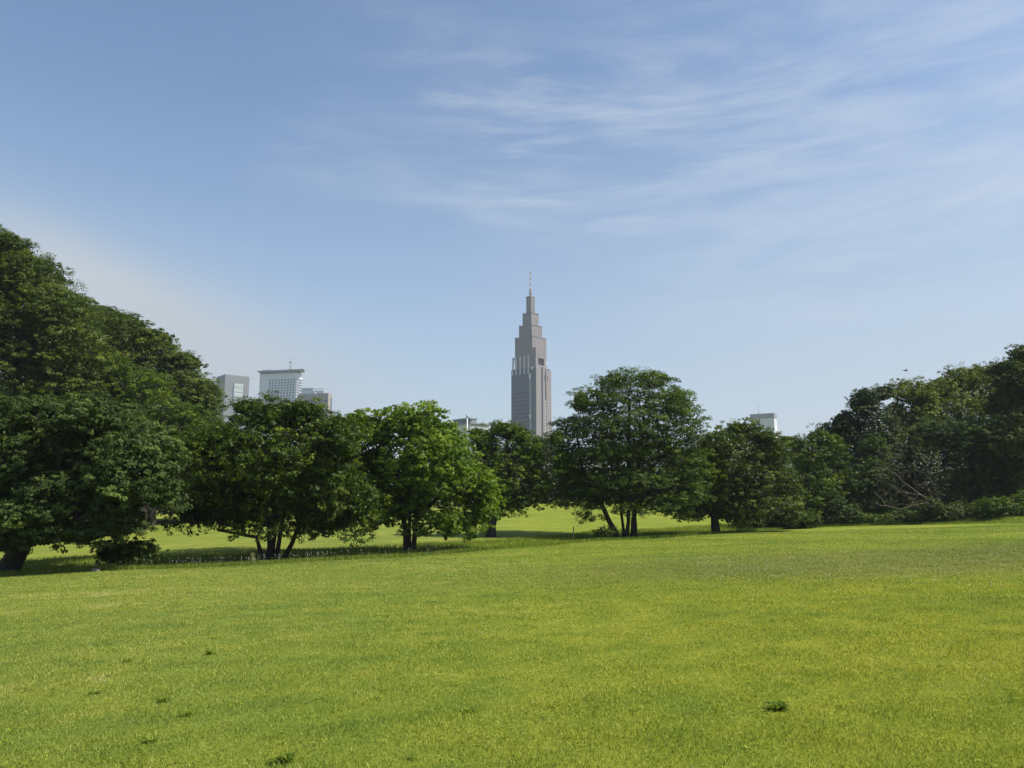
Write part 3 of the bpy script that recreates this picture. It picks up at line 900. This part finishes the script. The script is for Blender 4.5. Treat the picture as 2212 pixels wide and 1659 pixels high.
MB().box(.5, b.sr - .5, .5, b.sl - .5, b.H, b.H + .8).build('parapet', ROOF, b.root)
MB().tube([(1.5, b.sl * .45, b.H + .8), (1.5, b.sl * .45, b.H + 1.6), (1.5, b.sl * .45, b.H + 2.4)], [.9, 1.1, .4], 8).build('dish', WHITE, b.root)

# low building between maple and oak
ax = lambda a: 973.3 + a * .064
ay = lambda a: 884.8 + a * .064
b = Building('low_building', 'low white building with a blue-grey glass top storey between maple and oak', 420, ax(680), ay(470), ax(100), ax(1300), 42)
MB().box(0, b.sr, 0, b.sl, 0, b.H).build('wall', WHITE, b.root)
m = MB(); m.box(-1, b.sr + 1, -1, b.sl + 1, b.H, b.H + .7); m.build('roof', ROOF, b.root)
zt = b.z(ay(268)); xr_ = b.xr(ax(885))
MB().box(0, xr_, .3, b.sl, b.H + .7, zt - .8).build('glass_storey', GLASS, b.root)
MB().box(-.5, xr_ + .4, -.2, b.sl + .5, zt - .8, zt).build('roof', ROOF, b.root)
MB().box(.6, xr_ - .5, .05, .3, b.H + 1.4, zt - 1.6).build('window', LGLASS, b.root)
m = MB(); xa = b.xr(ax(1120)); xb = b.xr(ax(1215)); m.tube([(xa, 2, b.H + .7), ((xa + xb) / 2, 2, b.H + 2), (xb, 2, b.H + 3.2)], [.35, .3, .25], 5)
m.build('roof_strut', METAL, b.root)
for i in range(12):
    xx = b.sr * (i + .5) / 12
    MB().box(xx - .12, xx + .12, -.25, -.0, 4, b.H - .2).build('facade_rib', ROOF, b.root)
# white pole
p0 = at(ax(565), ay(150), 200)
gz = float(ground(p0[0], 200))
r = empty('light_pole', (p0[0], 200, gz), label='slender white pole with a small dark lamp head rising behind the maple', cat='pole')
hh = p0[2] - gz
MB().tube([(0, 0, 0), (0, 0, hh - 1)], [.26, .15], 10).build('pole', WHITE, r, True)
MB().tube([(0, 0, hh - 1), (0, 0, hh - .6), (0, 0, hh - .1)], [.2, .32, .2], 10).build('lamp_head', METAL, r, True)

# white tower right
cx_ = lambda a: 1592.6 + a * .064
cy_ = lambda a: 849.4 + a * .064
b = Building('white_tower', 'blank white tower with a grey top band and a thin aerial at right', 900, cx_(1240), cy_(665), cx_(430), cx_(1335), 58)
hb = b.z(cy_(835))
MB().box(.3, b.sr, .3, b.sl, 0, hb).build('wall', WHITE, b.root)
MB().box(0, b.sr + .3, 0, b.sl + .3, hb, b.H).build('roof_band', ROOF, b.root)
yg = b.yl(cx_(728))
MB().box(.05, .3, yg - .9, yg + .9, 0, hb).build('wall_groove', GLASS, b.root)
ya, yb_ = b.yl(cx_(1060)), b.yl(cx_(975))
for i in range(3):
    zc = b.z(cy_(1160 + 40 * i)); MB().box(.05, .3, ya, yb_, zc - .45, zc + .45).build('window', GLASS, b.root)
m = MB()
for i in range(9):
    yy = .3 + (b.sl - .3) * (i + 1) / 10; m.box(.2, .3, yy - .06, yy + .06, 0, hb)
m.build('facade_joint', ROOF, b.root)
ym = b.yl(cx_(716))
MB().tube([(1, ym, b.H), (1, ym, b.z(cy_(275)))], [.34, .16], 5).build('aerial', METAL, b.root)

# --- the stepped skyscraper
tx = lambda a: 1061.8 + a * .2293
ty = lambda a: 575.1 + a * .2293
b = Building('skyscraper', 'tall stepped stone skyscraper with a red and white mast behind the trees', 889, tx(415), ty(945), tx(186), tx(553), 49.5)
U = .126
sl, sr = b.sl, b.sr
print('tower', sl, sr, b.H)
cxl, cyl = sr / 2, sl / 2
zM = b.H


def ribbed(mb, x0, x1, y0, y1, z0, z1, n, pr=.28, w=.25):
    mb.box(x0, x1, y0, y1, z0, z1)
    for i in range(n + 1):
        xx = x0 + .3 + (x1 - x0 - .6) * i / n
        mb.box(xx - w, xx + w, y0 - pr, y0, z0, z1 - .4)
        yy = y0 + .3 + (y1 - y0 - .6) * i / n
        mb.box(x0 - pr, x0, yy - w, yy + w, z0, z1 - .4)
    return mb


MB().box(0, sr, 0, sl, 0, zM).build('wall', TWG, b.root)
zprev = zM
tops = []
for (wpx, ytop) in ((289, 655), (214, 548), (147, 437), (78, 285)):
    side = wpx / 1.41 * U * 1.03
    x0_, y0_ = cxl - side / 2, cyl - side / 2
    zt = b.zl(ty(ytop), x0_, y0_)
    ribbed(MB(), x0_, x0_ + side, y0_, y0_ + side, zprev, zt, max(4, int(side / 3.2))).build('tier', TW, b.root)
    MB().box(x0_ - .5, x0_ + side + .5, y0_ - .5, y0_ + side + .5, zt, zt + .7).build('tier_parapet', TW, b.root)
    tops.append((x0_, y0_, side, zt + .7))
    zprev = zt + .7
for (x0_, y0_, side, zt) in tops[:3]:
    for (ax_, ay_) in ((x0_ + .6, y0_ + side - .6), (x0_ + side - .6, y0_ + .6)):
        MB().tube([(ax_, ay_, zt), (ax_, ay_, zt + (3.4 if side < 20 else 1.6))], [.22, .15], 5).build('roof_aerial', METAL, b.root)
# stone face plates on the right face with piers and slots
zS = b.z(ty(762))
xS = b.xr(tx(515))
hx0, hx1 = b.xr(tx(437)), b.xr(tx(494))
hz1, hz0 = b.z(ty(858)), b.z(ty(922))
y4 = tops[0][1]
m = MB()
m.box(0, hx0, -.4, y4 - .4, zM, zS); m.box(hx1, xS, -.4, y4 - .4, zM, zS)
m.box(hx0, hx1, -.4, y4 - .4, hz1, zS); m.box(hx0, hx1, -.4, y4 - .4, zM, hz0)
m.box(hx0, hx1, y4 - 1.2, y4 - .4, hz0, hz1)
for i in range(9):
    xx = .6 + (xS - 1.2) * i / 8; m.box(xx - .15, xx + .15, -.6, -.4, hz1 + .8, zS - .6)
m.build('shoulder', TW, b.root)
MB().box(hx0 + .4, hx0 + 6.0, 1.2, 1.6, hz0, hz0 + 3.0).build('recess_window', TWW, b.root)
MB().box(0, b.xr(tx(457)), -.8, 0, 0, zM - .1).build('pier', TW, b.root)
MB().box(b.xr(tx(475)), b.xr(tx(495)), -1.4, 0, 0, b.z(ty(935))).build('pier', TW, b.root)
MB().box(b.xr(tx(507)), sr + .3, -1.2, 0, 0, zM - 2.5).build('pier', TW, b.root)
MB().box(b.xr(tx(459)), b.xr(tx(473)), -.3, 0, 0, zM - .6).build('dark_slot', TWG, b.root)
xa, xb = b.xr(tx(498)), b.xr(tx(505))
for i in range(24):
    zc = b.z(ty(1262)) - i * 3.9
    if zc < 3: break
    MB().box(xa, xb, -.7, -.02, zc - 1.2, zc + 1.2).build('slot_window', LGLASS, b.root)  # sky reflection in these panes is painted as pale glass colour
for (a0, a1) in ((486, 490), (517, 521)):
    yy = -1.4 if a0 < 500 else -1.2
    MB().box(b.xr(tx(a0)), b.xr(tx(a1)), yy - .15, yy, b.z(ty(1065)), b.z(ty(1012))).build('slit_window', TWW, b.root)
# windows on the left face
y_hi, y_lo = b.yl(tx(196)), b.yl(tx(352))
nr = 20
for j in range(nr):
    zc = zM - 10 - j * 4.9
    if zc < 4: break
    for i in range(4):
        yy = y_lo + (y_hi - y_lo) * (i + .5) / 4
        m = MB()
        for s_ in (-1, 1):
            m.box(-.22, .02, yy + s_ * 1.55 - .85, yy + s_ * 1.55 + .85, zc - .95, zc + .95)
        m.build('window', TWW if (j > 3) else TWG, b.root)
m = MB()
for j in range(nr + 1):
    zc = zM - 7.6 - j * 4.9
    if zc > 3: m.box(-.16, 0, y_lo - .3, y_hi + .3, zc - .18, zc + .18)
for i in range(9):
    yy = y_lo + (y_hi - y_lo) * i / 8
    m.box(-.18, 0, yy - .14, yy + .14, 3, zM - 5)
m.build('facade_grid', TWG, b.root)
yp = b.yl(tx(366))
MB().box(-.5, .02, yp - 1.0, yp + 1.0, 2, zM - 14).build('glass_strip', PGLASS, b.root)
for (ya_, yb2) in ((1003, 1057), (1388, 1425)):
    MB().box(-1.1, -.5, yp - 1.3, yp + 1.3, b.z(ty(yb2)), b.z(ty(ya_))).build('glass_box', LGLASS, b.root)
# white comb frames on the terrace edge
for a, yt in ((348, 838), (310, 846), (272, 852), (232, 858), (200, 864)):
    yy = b.yl(tx(a)); zt = b.z(ty(yt)) + (yy * .12)
    m = MB()
    m.box(-.7, 1.3, yy - .6, yy + .6, zM - 7, zt)
    m.box(1.3, 4.6, yy - .6, yy + .6, zt - 2.2, zt)
    m.box(1.3, 4.6, yy - .6, yy + .6, zt - 5.6, zt - 4.6)
    if a == 200: m.box(4.6, 5.6, yy - .6, yy + .6, zM, zt)
    m.build('terrace_frame', WHITE, b.root)
m = MB(); m.add([(-1.0, 1.6, zM + .1), (-1.0, 7.2, zM + .1), (-1.0, 4.4, zM - 3.2), (0, 1.6, zM + .1), (0, 7.2, zM + .1), (0, 4.4, zM - 3.2)], [(0, 1, 2), (5, 4, 3), (0, 3, 4, 1), (1, 4, 5, 2), (2, 5, 3, 0)])
m.build('wall_emblem', WHITE, b.root)
# frame on the right terrace
m = MB(); xr0 = b.xr(tx(522)); zf = b.z(ty(885))
m.box(xr0, xr0 + .5, 1, 1.6, zM - 2.5, zf); m.box(sr - 3.2, sr - 2.7, 1, 1.6, zM - 2.5, zf); m.box(xr0 + .5, sr - 3.2, 1, 1.6, zf - 1, zf)
m.build('terrace_frame', WHITE, b.root)
# mast
z0 = tops[3][3]; z1 = b.zl(ty(54), cxl, cyl)
mast = empty('mast', (cxl, cyl, z0)); mast.parent = b.root
hh = z1 - z0
nb_ = 9
for i in range(nb_):
    a, c = hh * i / nb_, hh * (i + 1) / nb_
    r0, r1 = 1.25 - .85 * i / nb_, 1.25 - .85 * (i + 1) / nb_
    m = MB()
    m.tube([(0, 0, a), (0, 0, c)], [r0 * .55, r1 * .55], 8)
    for q_ in range(4):
        an = math.pi / 4 + q_ * math.pi / 2
        m.tube([(r0 * math.cos(an), r0 * math.sin(an), a), (r1 * math.cos(an), r1 * math.sin(an), c)], [.16, .16], 5)
    m.build('mast_band', REDP if i % 2 == 0 else WHITE, mast)
for f, r_ in ((.13, 2.3), (.2, 1.9), (.28, 1.6), (.5, 1.0), (.72, 1.0), (.93, .9)):
    MB().tube([(0, 0, hh * f), (0, 0, hh * f + .9)], [r_, r_], 10).build('mast_platform', METAL, mast)

# ------------------------------------------------------------------ small things
YEL = simple_mat('ochre_paint', (.40, .37, .12), .6, .2, 8)
INK = simple_mat('dark_lettering', (.03, .035, .03), .7, .1, 5)
PALE = simple_mat('pale_paint', (.42, .42, .20), .6, .15, 8)


def sign_post(px, py_top, py_bot, D, disc, label, width, text, bmat_):
    p = at(px, py_bot, D); gz = float(ground(p[0], D))
    top = at(px, py_top, D)[2]
    r = empty('marker_post', (p[0], D, gz), label=label, cat='post')
    hgt = top - gz
    if disc:
        MB().box(-width, width, -width, width, -.1, hgt - disc * 1.0).build('post', bmat_, r)
        m = MB(); m.tube([(0, -.03, hgt - disc), (0, .03, hgt - disc)], [disc, disc], 24)
        m.build('sign_disc', YEL, r)
        if text:
            cu = bpy.data.curves.new('lettering', 'FONT'); cu.body = text; cu.size = disc * 1.25; cu.align_x = 'CENTER'; cu.align_y = 'CENTER'; cu.extrude = .004; cu.offset = .001
            cu.materials.append(INK)
            tmp = bpy.data.objects.new('lettering_curve', cu); C.objects.link(tmp)
            bpy.context.view_layer.update()
            tm = bpy.data.meshes.new_from_object(tmp.evaluated_get(bpy.context.evaluated_depsgraph_get()))
            bpy.data.objects.remove(tmp)
            o = link('lettering', tm, None, r)
            if not tm.materials: tm.materials.append(INK)
            o.location = (0, -.036, hgt - disc); o.rotation_euler = (math.radians(90), 0, 0)
    else:
        MB().box(-width, width, -width, width, -.1, hgt).build('post', bmat_, r)
    return r


sign_post(923, 1174, 1200, 48.0, .115, 'thin post with a round yellow number disc beside the maple', .03, '16', PALE)
sign_post(545, 1193, 1222, 42.3, .12, 'stubby ochre post with a round head in front of the dark domed tree', .07, None, YEL)
sign_post(1239, 1137, 1150, 63, 0, 'short bare stake standing in the grass left of the zelkova', .045, None, YEL)
# rock
bpy_r = at(285, 1231, 41)
m = MB()
rr_ = []
for i in range(7):
    th = math.pi * i / 6
    for k in range(10):
        ph = 2 * math.pi * k / 10
        d = 1 + random.uniform(-.12, .12)
        rr_.append((.24 * d * math.sin(th) * math.cos(ph), .18 * d * math.sin(th) * math.sin(ph), .15 * d * math.cos(th)))
fs = [(i * 10 + k, i * 10 + (k + 1) % 10, (i + 1) * 10 + (k + 1) % 10, (i + 1) * 10 + k) for i in range(6) for k in range(10)]
m.add(rr_, fs)
xk = bpy_r[0]; yk = float(np.interp(xk, CX, CY)) - .6
o = m.build('rock', simple_mat('rock', (.16, .13, .10), .9, .2, 8), None, True)
o.location = (xk, yk, float(ground(xk, yk)) + .03)
tag(o, 'small brownish stone lying on the lawn edge below the shrub', 'rock')

# bird
pb = at(1956, 801, 80)
m = MB()
m.tube([(-.18, 0, 0), (-.05, 0, .02), (.08, 0, .02), (.2, 0, .03), (.26, 0, .02)], [.02, .06, .07, .045, .01], 8)
bd = m.build('bird', simple_mat('bird_feathers', (.06, .06, .065), .8, .1, 8), None, True); bd.location = tuple(pb)
tag(bd, 'dark bird gliding above the yellow-olive treetop', 'bird')
for s_ in (-1, 1):
    MB().add([(.06, s_ * .03, .03), (-.07, s_ * .03, .03), (-.10, s_ * .28, .12), (.04, s_ * .3, .13), (-.12, s_ * .55, .06),
              (.06, s_ * .03, .045), (-.07, s_ * .03, .045), (-.10, s_ * .28, .135), (.04, s_ * .3, .145), (-.12, s_ * .55, .07)],
             [(0, 1, 2, 3), (3, 2, 4), (5, 8, 7, 6), (8, 9, 7), (0, 3, 8, 5), (3, 4, 9, 8), (1, 6, 7, 2), (2, 7, 9, 4)]).build('wing', bpy.data.materials['bird_feathers'], bd)

# weeds
WEED = leaf_mat('leaf_weed', [(0, (.024, .050, .008)), (.5, (.050, .090, .012)), (1, (.110, .160, .020))], .35, .6, .25)


def gpoint(px, py):
    d = at(px, py, 1.0) - np.array([0, 0, CAMZ])
    k = CAMZ / (.0364 * d[0] - .0289 * d[1] - d[2])
    return d[0] * k, k


def weed(px, py, rad, n, label, group=None):
    x, y = gpoint(px, py)
    z = float(ground(x, y))
    V, T = [], []
    for i in range(n):
        a = random.uniform(0, 2 * math.pi); L_ = rad * random.uniform(.5, 1.1); w = L_ * random.uniform(.07, .17)
        rise = random.uniform(.25, .95)
        d = np.array([math.cos(a), math.sin(a), 0]); s = np.array([-d[1], d[0], 0])
        ox = np.array([random.uniform(-.35, .35) * rad, random.uniform(-.2, .2) * rad, 0])
        p0 = ox; p1 = ox + d * L_ * .5 + np.array([0, 0, L_ * rise * .6]); p2 = ox + d * L_ + np.array([0, 0, L_ * rise * .55])
        V += [p0 - s * w * .2, p0 + s * w * .2, p1 + s * w, p1 - s * w]; T.append(random.uniform(.1, .9))
        V += [p1 - s * w, p1 + s * w, p2 + s * w * .1, p2 - s * w * .1]; T.append(T[-1])
    o = link('weed', np_mesh('weed', np.array(V), 4, np.array(T)), WEED)
    o.location = (x, y, z)
    return tag(o, label, 'weed', group)


weed(1680, 1538, .115, 80, 'largest weed, a dark glossy leafy clump low in the lawn')
for px, py, r_, lab in [(454, 1418, .13, 'weed tuft farthest up the left part of the lawn, near a yellow speck'), (272, 1433, .10, 'small weed patch on the paler grass at left'),
                        (355, 1520, .13, 'spreading dark weed in the left lawn above the star-shaped one'), (406, 1551, .12, 'star-shaped dark weed with pointed blades'),
                        (323, 1608, .10, 'low weed just under the star-shaped one'), (614, 1652, .12, 'weed cut by the bottom edge of the picture'),
                        (1010, 1547, .10, 'lone weed sprig in the middle of the lawn'), (202, 1502, .08, 'flat weed sprig near the left picture edge'), (890, 1648, .08, 'tiny weed at the bottom centre of the lawn')]:
    weed(px, py, r_ * random.uniform(.6, .95), random.randint(16, 34), lab, 'weeds in the lawn')

# countless small broad leaves mixed into the turf
WX, WY = dens_sample(900, 3.5, 34, 1.5)
ci = np.repeat(np.arange(len(WX)), 26)
wr = rng.uniform(.03, .13, len(WX)) * np.maximum(1, WY / 9) ** .4
ox = rng.normal(size=len(ci)) * wr[ci]; oy = rng.normal(size=len(ci)) * wr[ci]
gx, gy = WX[ci] + ox, WY[ci] + oy
Pg = np.stack([gx, gy, ground(gx, gy) + rng.uniform(.008, .028, len(ci))], -1)
Ng = np.stack([rng.normal(size=len(ci)) * .5, rng.normal(size=len(ci)) * .5, np.ones(len(ci))], -1)
wt = rng.uniform(.2, .85, len(WX))
tag(link('ground_cover', leaf_mesh('ground_cover', Pg, Ng, rng.uniform(.012, .030, len(ci)), np.clip(wt[ci] + rng.normal(size=len(ci)) * .12, 0, 1), .7),
         leaf_mat('leaf_clover', [(0, (.045, .075, .012)), (.5, (.085, .130, .020)), (1, (.16, .19, .045))], .3, .6, .25)),
    'low clover and plantain leaves mixed through the mown turf', 'ground cover', kind='stuff')

# white seed heads and clover
SEED = simple_mat('seed_head', (.75, .75, .68), .9, .1, 8)


def flower_field(name, label, X, Y, hgt, rad, stem=True):
    Z = ground(X, Y)
    n = len(X)
    ctr = np.stack([X, Y, Z + hgt], -1)
    o6 = np.array([[1, 0, 0], [0, 1, 0], [-1, 0, 0], [0, -1, 0], [0, 0, 1], [0, 0, -1]], float)
    tri = [(0, 1, 4), (1, 2, 4), (2, 3, 4), (3, 0, 4), (1, 0, 5), (2, 1, 5), (3, 2, 5), (0, 3, 5)]
    V = ctr[:, None, :] + o6[None] * rad[:, None, None]
    T = np.concatenate([V[:, list(t_), :].reshape(n, 3, 3) for t_ in tri]).reshape(-1, 3)
    if stem:
        st = np.stack([np.stack([X - .006, Y, Z], -1), np.stack([X - .003, Y, Z], -1), ctr], 1).reshape(-1, 3)
        T = np.concatenate([T, st])
    o = link(name, np_mesh(name, T, 3), SEED)
    return tag(o, label, 'flowers', kind='stuff')


n = 120
X = rng.uniform(-24, -3, n); X = np.concatenate([X, rng.normal(-13.5, 2.6, 60)])
Y = np.interp(X, CX, CY) + rng.uniform(.2, 1.6, len(X))
flower_field('seed_heads', 'scattered white seed heads on thin stalks along the shaded lawn edge', X, Y, rng.uniform(.28, .5, len(X)), rng.uniform(.010, .019, len(X)))
pts = []
for _ in range(650):
    px, py = random.uniform(1500, 2300), random.gauss(1225, 22)
    if py > 1150: pts.append(gpoint(px, py))
for _ in range(160):
    px, py = random.uniform(880, 1150), random.gauss(1222, 14)
    if py > 1204: pts.append(gpoint(px, py))
for _ in range(70):
    pts.append(gpoint(random.uniform(0, 2212), random.uniform(1260, 1500)))
pts = np.array(pts)
pts = pts[pts[:, 1] < np.interp(pts[:, 0], CX, CY) - .5]
flower_field('clover_flowers', 'sprinkling of tiny white clover heads across the lawn', pts[:, 0], pts[:, 1], np.full(len(pts), .05), rng.uniform(.005, .010, len(pts)) * (pts[:, 1] / 20) ** .5, stem=False)

# ------------------------------------------------------------------ sky, sun, haze
SUN_AZ, SUN_EL = math.radians(103), math.radians(52)
sc = bpy.context.scene
w = bpy.data.worlds.new('World'); sc.world = w; w.use_nodes = True
nt = w.node_tree; nt.nodes.clear()
out = nt.nodes.new('ShaderNodeOutputWorld'); bg = nt.nodes.new('ShaderNodeBackground')
nt.links.new(bg.outputs[0], out.inputs[0])
sky = nt.nodes.new('ShaderNodeTexSky'); sky.sky_type = 'NISHITA'; sky.sun_disc = False
sky.sun_elevation = SUN_EL; sky.sun_rotation = SUN_AZ
sky.air_density = 1.0; sky.dust_density = 1.2; sky.ozone_density = 2.0; sky.altitude = 40
bg.inputs['Strength'].default_value = .100
tc = nt.nodes.new('ShaderNodeTexCoord')
sep = nt.nodes.new('ShaderNodeSeparateXYZ'); nt.links.new(tc.outputs['Generated'], sep.inputs[0])


def M(op, a, b=None, c=None, clamp=False):
    n = nt.nodes.new('ShaderNodeMath'); n.operation = op; n.use_clamp = clamp
    for i, v in enumerate((a, b, c)):
        if v is None: continue
        if isinstance(v, (int, float)): n.inputs[i].default_value = v
        else: nt.links.new(v, n.inputs[i])
    return n.outputs[0]


zc = M('ADD', M('MAXIMUM', sep.outputs['Z'], 0.0), .09)
cxn = M('DIVIDE', sep.outputs['X'], zc); cyn = M('DIVIDE', sep.outputs['Y'], zc)
comb = nt.nodes.new('ShaderNodeCombineXYZ'); nt.links.new(cxn, comb.inputs[0]); nt.links.new(cyn, comb.inputs[1])


def noise(vec, scale, stretch, rot, detail, rough, dist):
    mp = nt.nodes.new('ShaderNodeMapping'); mp.inputs['Scale'].default_value = stretch; mp.inputs['Rotation'].default_value = (0, 0, rot)
    nt.links.new(vec, mp.inputs[0])
    n = nt.nodes.new('ShaderNodeTexNoise'); n.inputs['Scale'].default_value = scale; n.inputs['Detail'].default_value = detail
    n.inputs['Roughness'].default_value = rough; n.inputs['Distortion'].default_value = dist
    nt.links.new(mp.outputs[0], n.inputs['Vector'])
    return n.outputs['Fac']


def smooth(v, a, b):
    n = nt.nodes.new('ShaderNodeMapRange'); n.interpolation_type = 'SMOOTHSTEP'
    nt.links.new(v, n.inputs['Value']); n.inputs['From Min'].default_value = a; n.inputs['From Max'].default_value = b
    return n.outputs['Result']


az = M('ARCTAN2', sep.outputs['X'], sep.outputs['Y']); el = M('ARCSINE', sep.outputs['Z'])


def azel(px, py):
    d = at(px, py, 1.0) - np.array([0, 0, CAMZ]); d = d / np.linalg.norm(d)
    return math.atan2(d[0], d[1]), math.asin(d[2])


def bank(px, py, sx, sy, tilt, amp):
    a0, e0 = azel(px, py)
    t = math.radians(tilt); ca, sa = math.cos(t), math.sin(t)
    da, de = M('SUBTRACT', az, a0), M('SUBTRACT', el, e0)
    p_ = M('DIVIDE', M('ADD', M('MULTIPLY', da, ca), M('MULTIPLY', de, sa)), sx / F)
    q_ = M('DIVIDE', M('SUBTRACT', M('MULTIPLY', de, ca), M('MULTIPLY', da, sa)), sy / F)
    r2 = M('ADD', M('MULTIPLY', p_, p_), M('MULTIPLY', q_, q_))
    return M('MULTIPLY', M('POWER', 2.71828, M('MULTIPLY', r2, -1.0)), amp)


cae = nt.nodes.new('ShaderNodeCombineXYZ'); nt.links.new(az, cae.inputs[0]); nt.links.new(el, cae.inputs[1])
fib = noise(cae.outputs[0], 1.0, (2.6, 15, 1), -.22, 14, .62, .45)
fib2 = noise(cae.outputs[0], 1.0, (3.2, 24, 1), .26, 14, .64, .4)
broad = noise(cae.outputs[0], 1.0, (3.0, 5.5, 1), .2, 5, .55, .6)
strands = M('MAXIMUM', smooth(fib, .40, .70), M('MULTIPLY', smooth(fib2, .44, .72), .9))
masks = None
for bk in [(2120, 360, 460, 110, 12, 1.1), (1480, 320, 480, 100, -12, .9), (1080, 230, 300, 80, -28, .7), (1040, 425, 260, 60, -8, .85), (1700, 90, 640, 170, 8, .75),
           (1600, 490, 500, 80, 4, .35), (1950, 640, 460, 90, 4, .42), (700, 330, 80, 130, -60, .4), (1950, 230, 500, 110, 10, .7), (150, 590, 220, 50, -20, .5)]:
    g_ = bank(*bk)
    masks = g_ if masks is None else M('ADD', masks, g_)
masks = M('MINIMUM', masks, 1.0)
cl = M('MULTIPLY', masks, M('MULTIPLY_ADD', strands, .66, M('MULTIPLY', smooth(broad, .35, .7), .22)))
rightness = smooth(sep.outputs['X'], -.35, .55)
veil = M('MULTIPLY', M('MULTIPLY_ADD', rightness, .42, .34), smooth(el, .56, .04))
lowl = M('MULTIPLY', M('ADD', bank(430, 760, 440, 140, -18, .75), bank(150, 560, 200, 60, -22, .35)), M('MULTIPLY_ADD', broad, .8, .5))
mix0 = nt.nodes.new('ShaderNodeMix'); mix0.data_type = 'RGBA'
tintn = nt.nodes.new('ShaderNodeMix'); tintn.data_type = 'RGBA'; tintn.blend_type = 'MULTIPLY'; tintn.inputs[0].default_value = 1
nt.links.new(sky.outputs[0], tintn.inputs[6]); tintn.inputs[7].default_value = (.99, 1.075, 1.09, 1)
nt.links.new(M('ADD', veil, lowl, clamp=True), mix0.inputs[0]); nt.links.new(tintn.outputs[2], mix0.inputs[6]); mix0.inputs[7].default_value = (3.45, 3.85, 4.2, 1)
mixn = nt.nodes.new('ShaderNodeMix'); mixn.data_type = 'RGBA'
nt.links.new(M('MULTIPLY', cl, .66, clamp=True), mixn.inputs[0]); nt.links.new(mix0.outputs[2], mixn.inputs[6]); mixn.inputs[7].default_value = (4.5, 4.9, 5.4, 1)
nt.links.new(mixn.outputs[2], bg.inputs['Color'])

sd = bpy.data.lights.new('sun', 'SUN'); sd.energy = 4.8; sd.angle = math.radians(.5); sd.color = (1, .93, .80)
so = bpy.data.objects.new('sun', sd); C.objects.link(so)
sv = Vector((math.sin(SUN_AZ) * math.cos(SUN_EL), math.cos(SUN_AZ) * math.cos(SUN_EL), math.sin(SUN_EL)))
so.rotation_euler = sv.to_track_quat('Z', 'Y').to_euler(); so.location = (60, 20, 80)

HAZE = True
if HAZE:
    m, hn, ho = nodes('haze')
    pv = hn.nodes.new('ShaderNodeVolumePrincipled'); pv.inputs['Color'].default_value = (.80, .87, 1, 1); pv.inputs['Density'].default_value = .00016
    pv.inputs['Anisotropy'].default_value = .2
    hn.links.new(pv.outputs[0], ho.inputs['Volume'])
    gmin = float(GZ.min())
    hz = MB().box(-2950, 2950, -2950, 2950, gmin - 1, 300).build('haze', m)
    tag(hz, 'thin pale summer haze', 'haze', kind='stuff')

# ------------------------------------------------------------------ camera
cam = bpy.data.cameras.new('camera'); co = bpy.data.objects.new('camera', cam); C.objects.link(co)
cam.sensor_fit = 'HORIZONTAL'; cam.angle = HFOV
cam.clip_start = .1; cam.clip_end = 12000
co.location = (0, 0, CAMZ); co.rotation_euler = (math.radians(90) + PITCH, 0, 0)
sc.camera = co
sc.view_settings.view_transform = 'Standard'; sc.view_settings.look = 'None'; sc.view_settings.exposure = 0.6; sc.view_settings.gamma = 1
sc.render.engine = 'CYCLES'
sc.cycles.use_denoising = True
sc.cycles.max_bounces = 6; sc.cycles.diffuse_bounces = 3; sc.cycles.glossy_bounces = 2; sc.cycles.transmission_bounces = 4; sc.cycles.volume_bounces = 0
sc.cycles.sample_clamp_indirect = 4
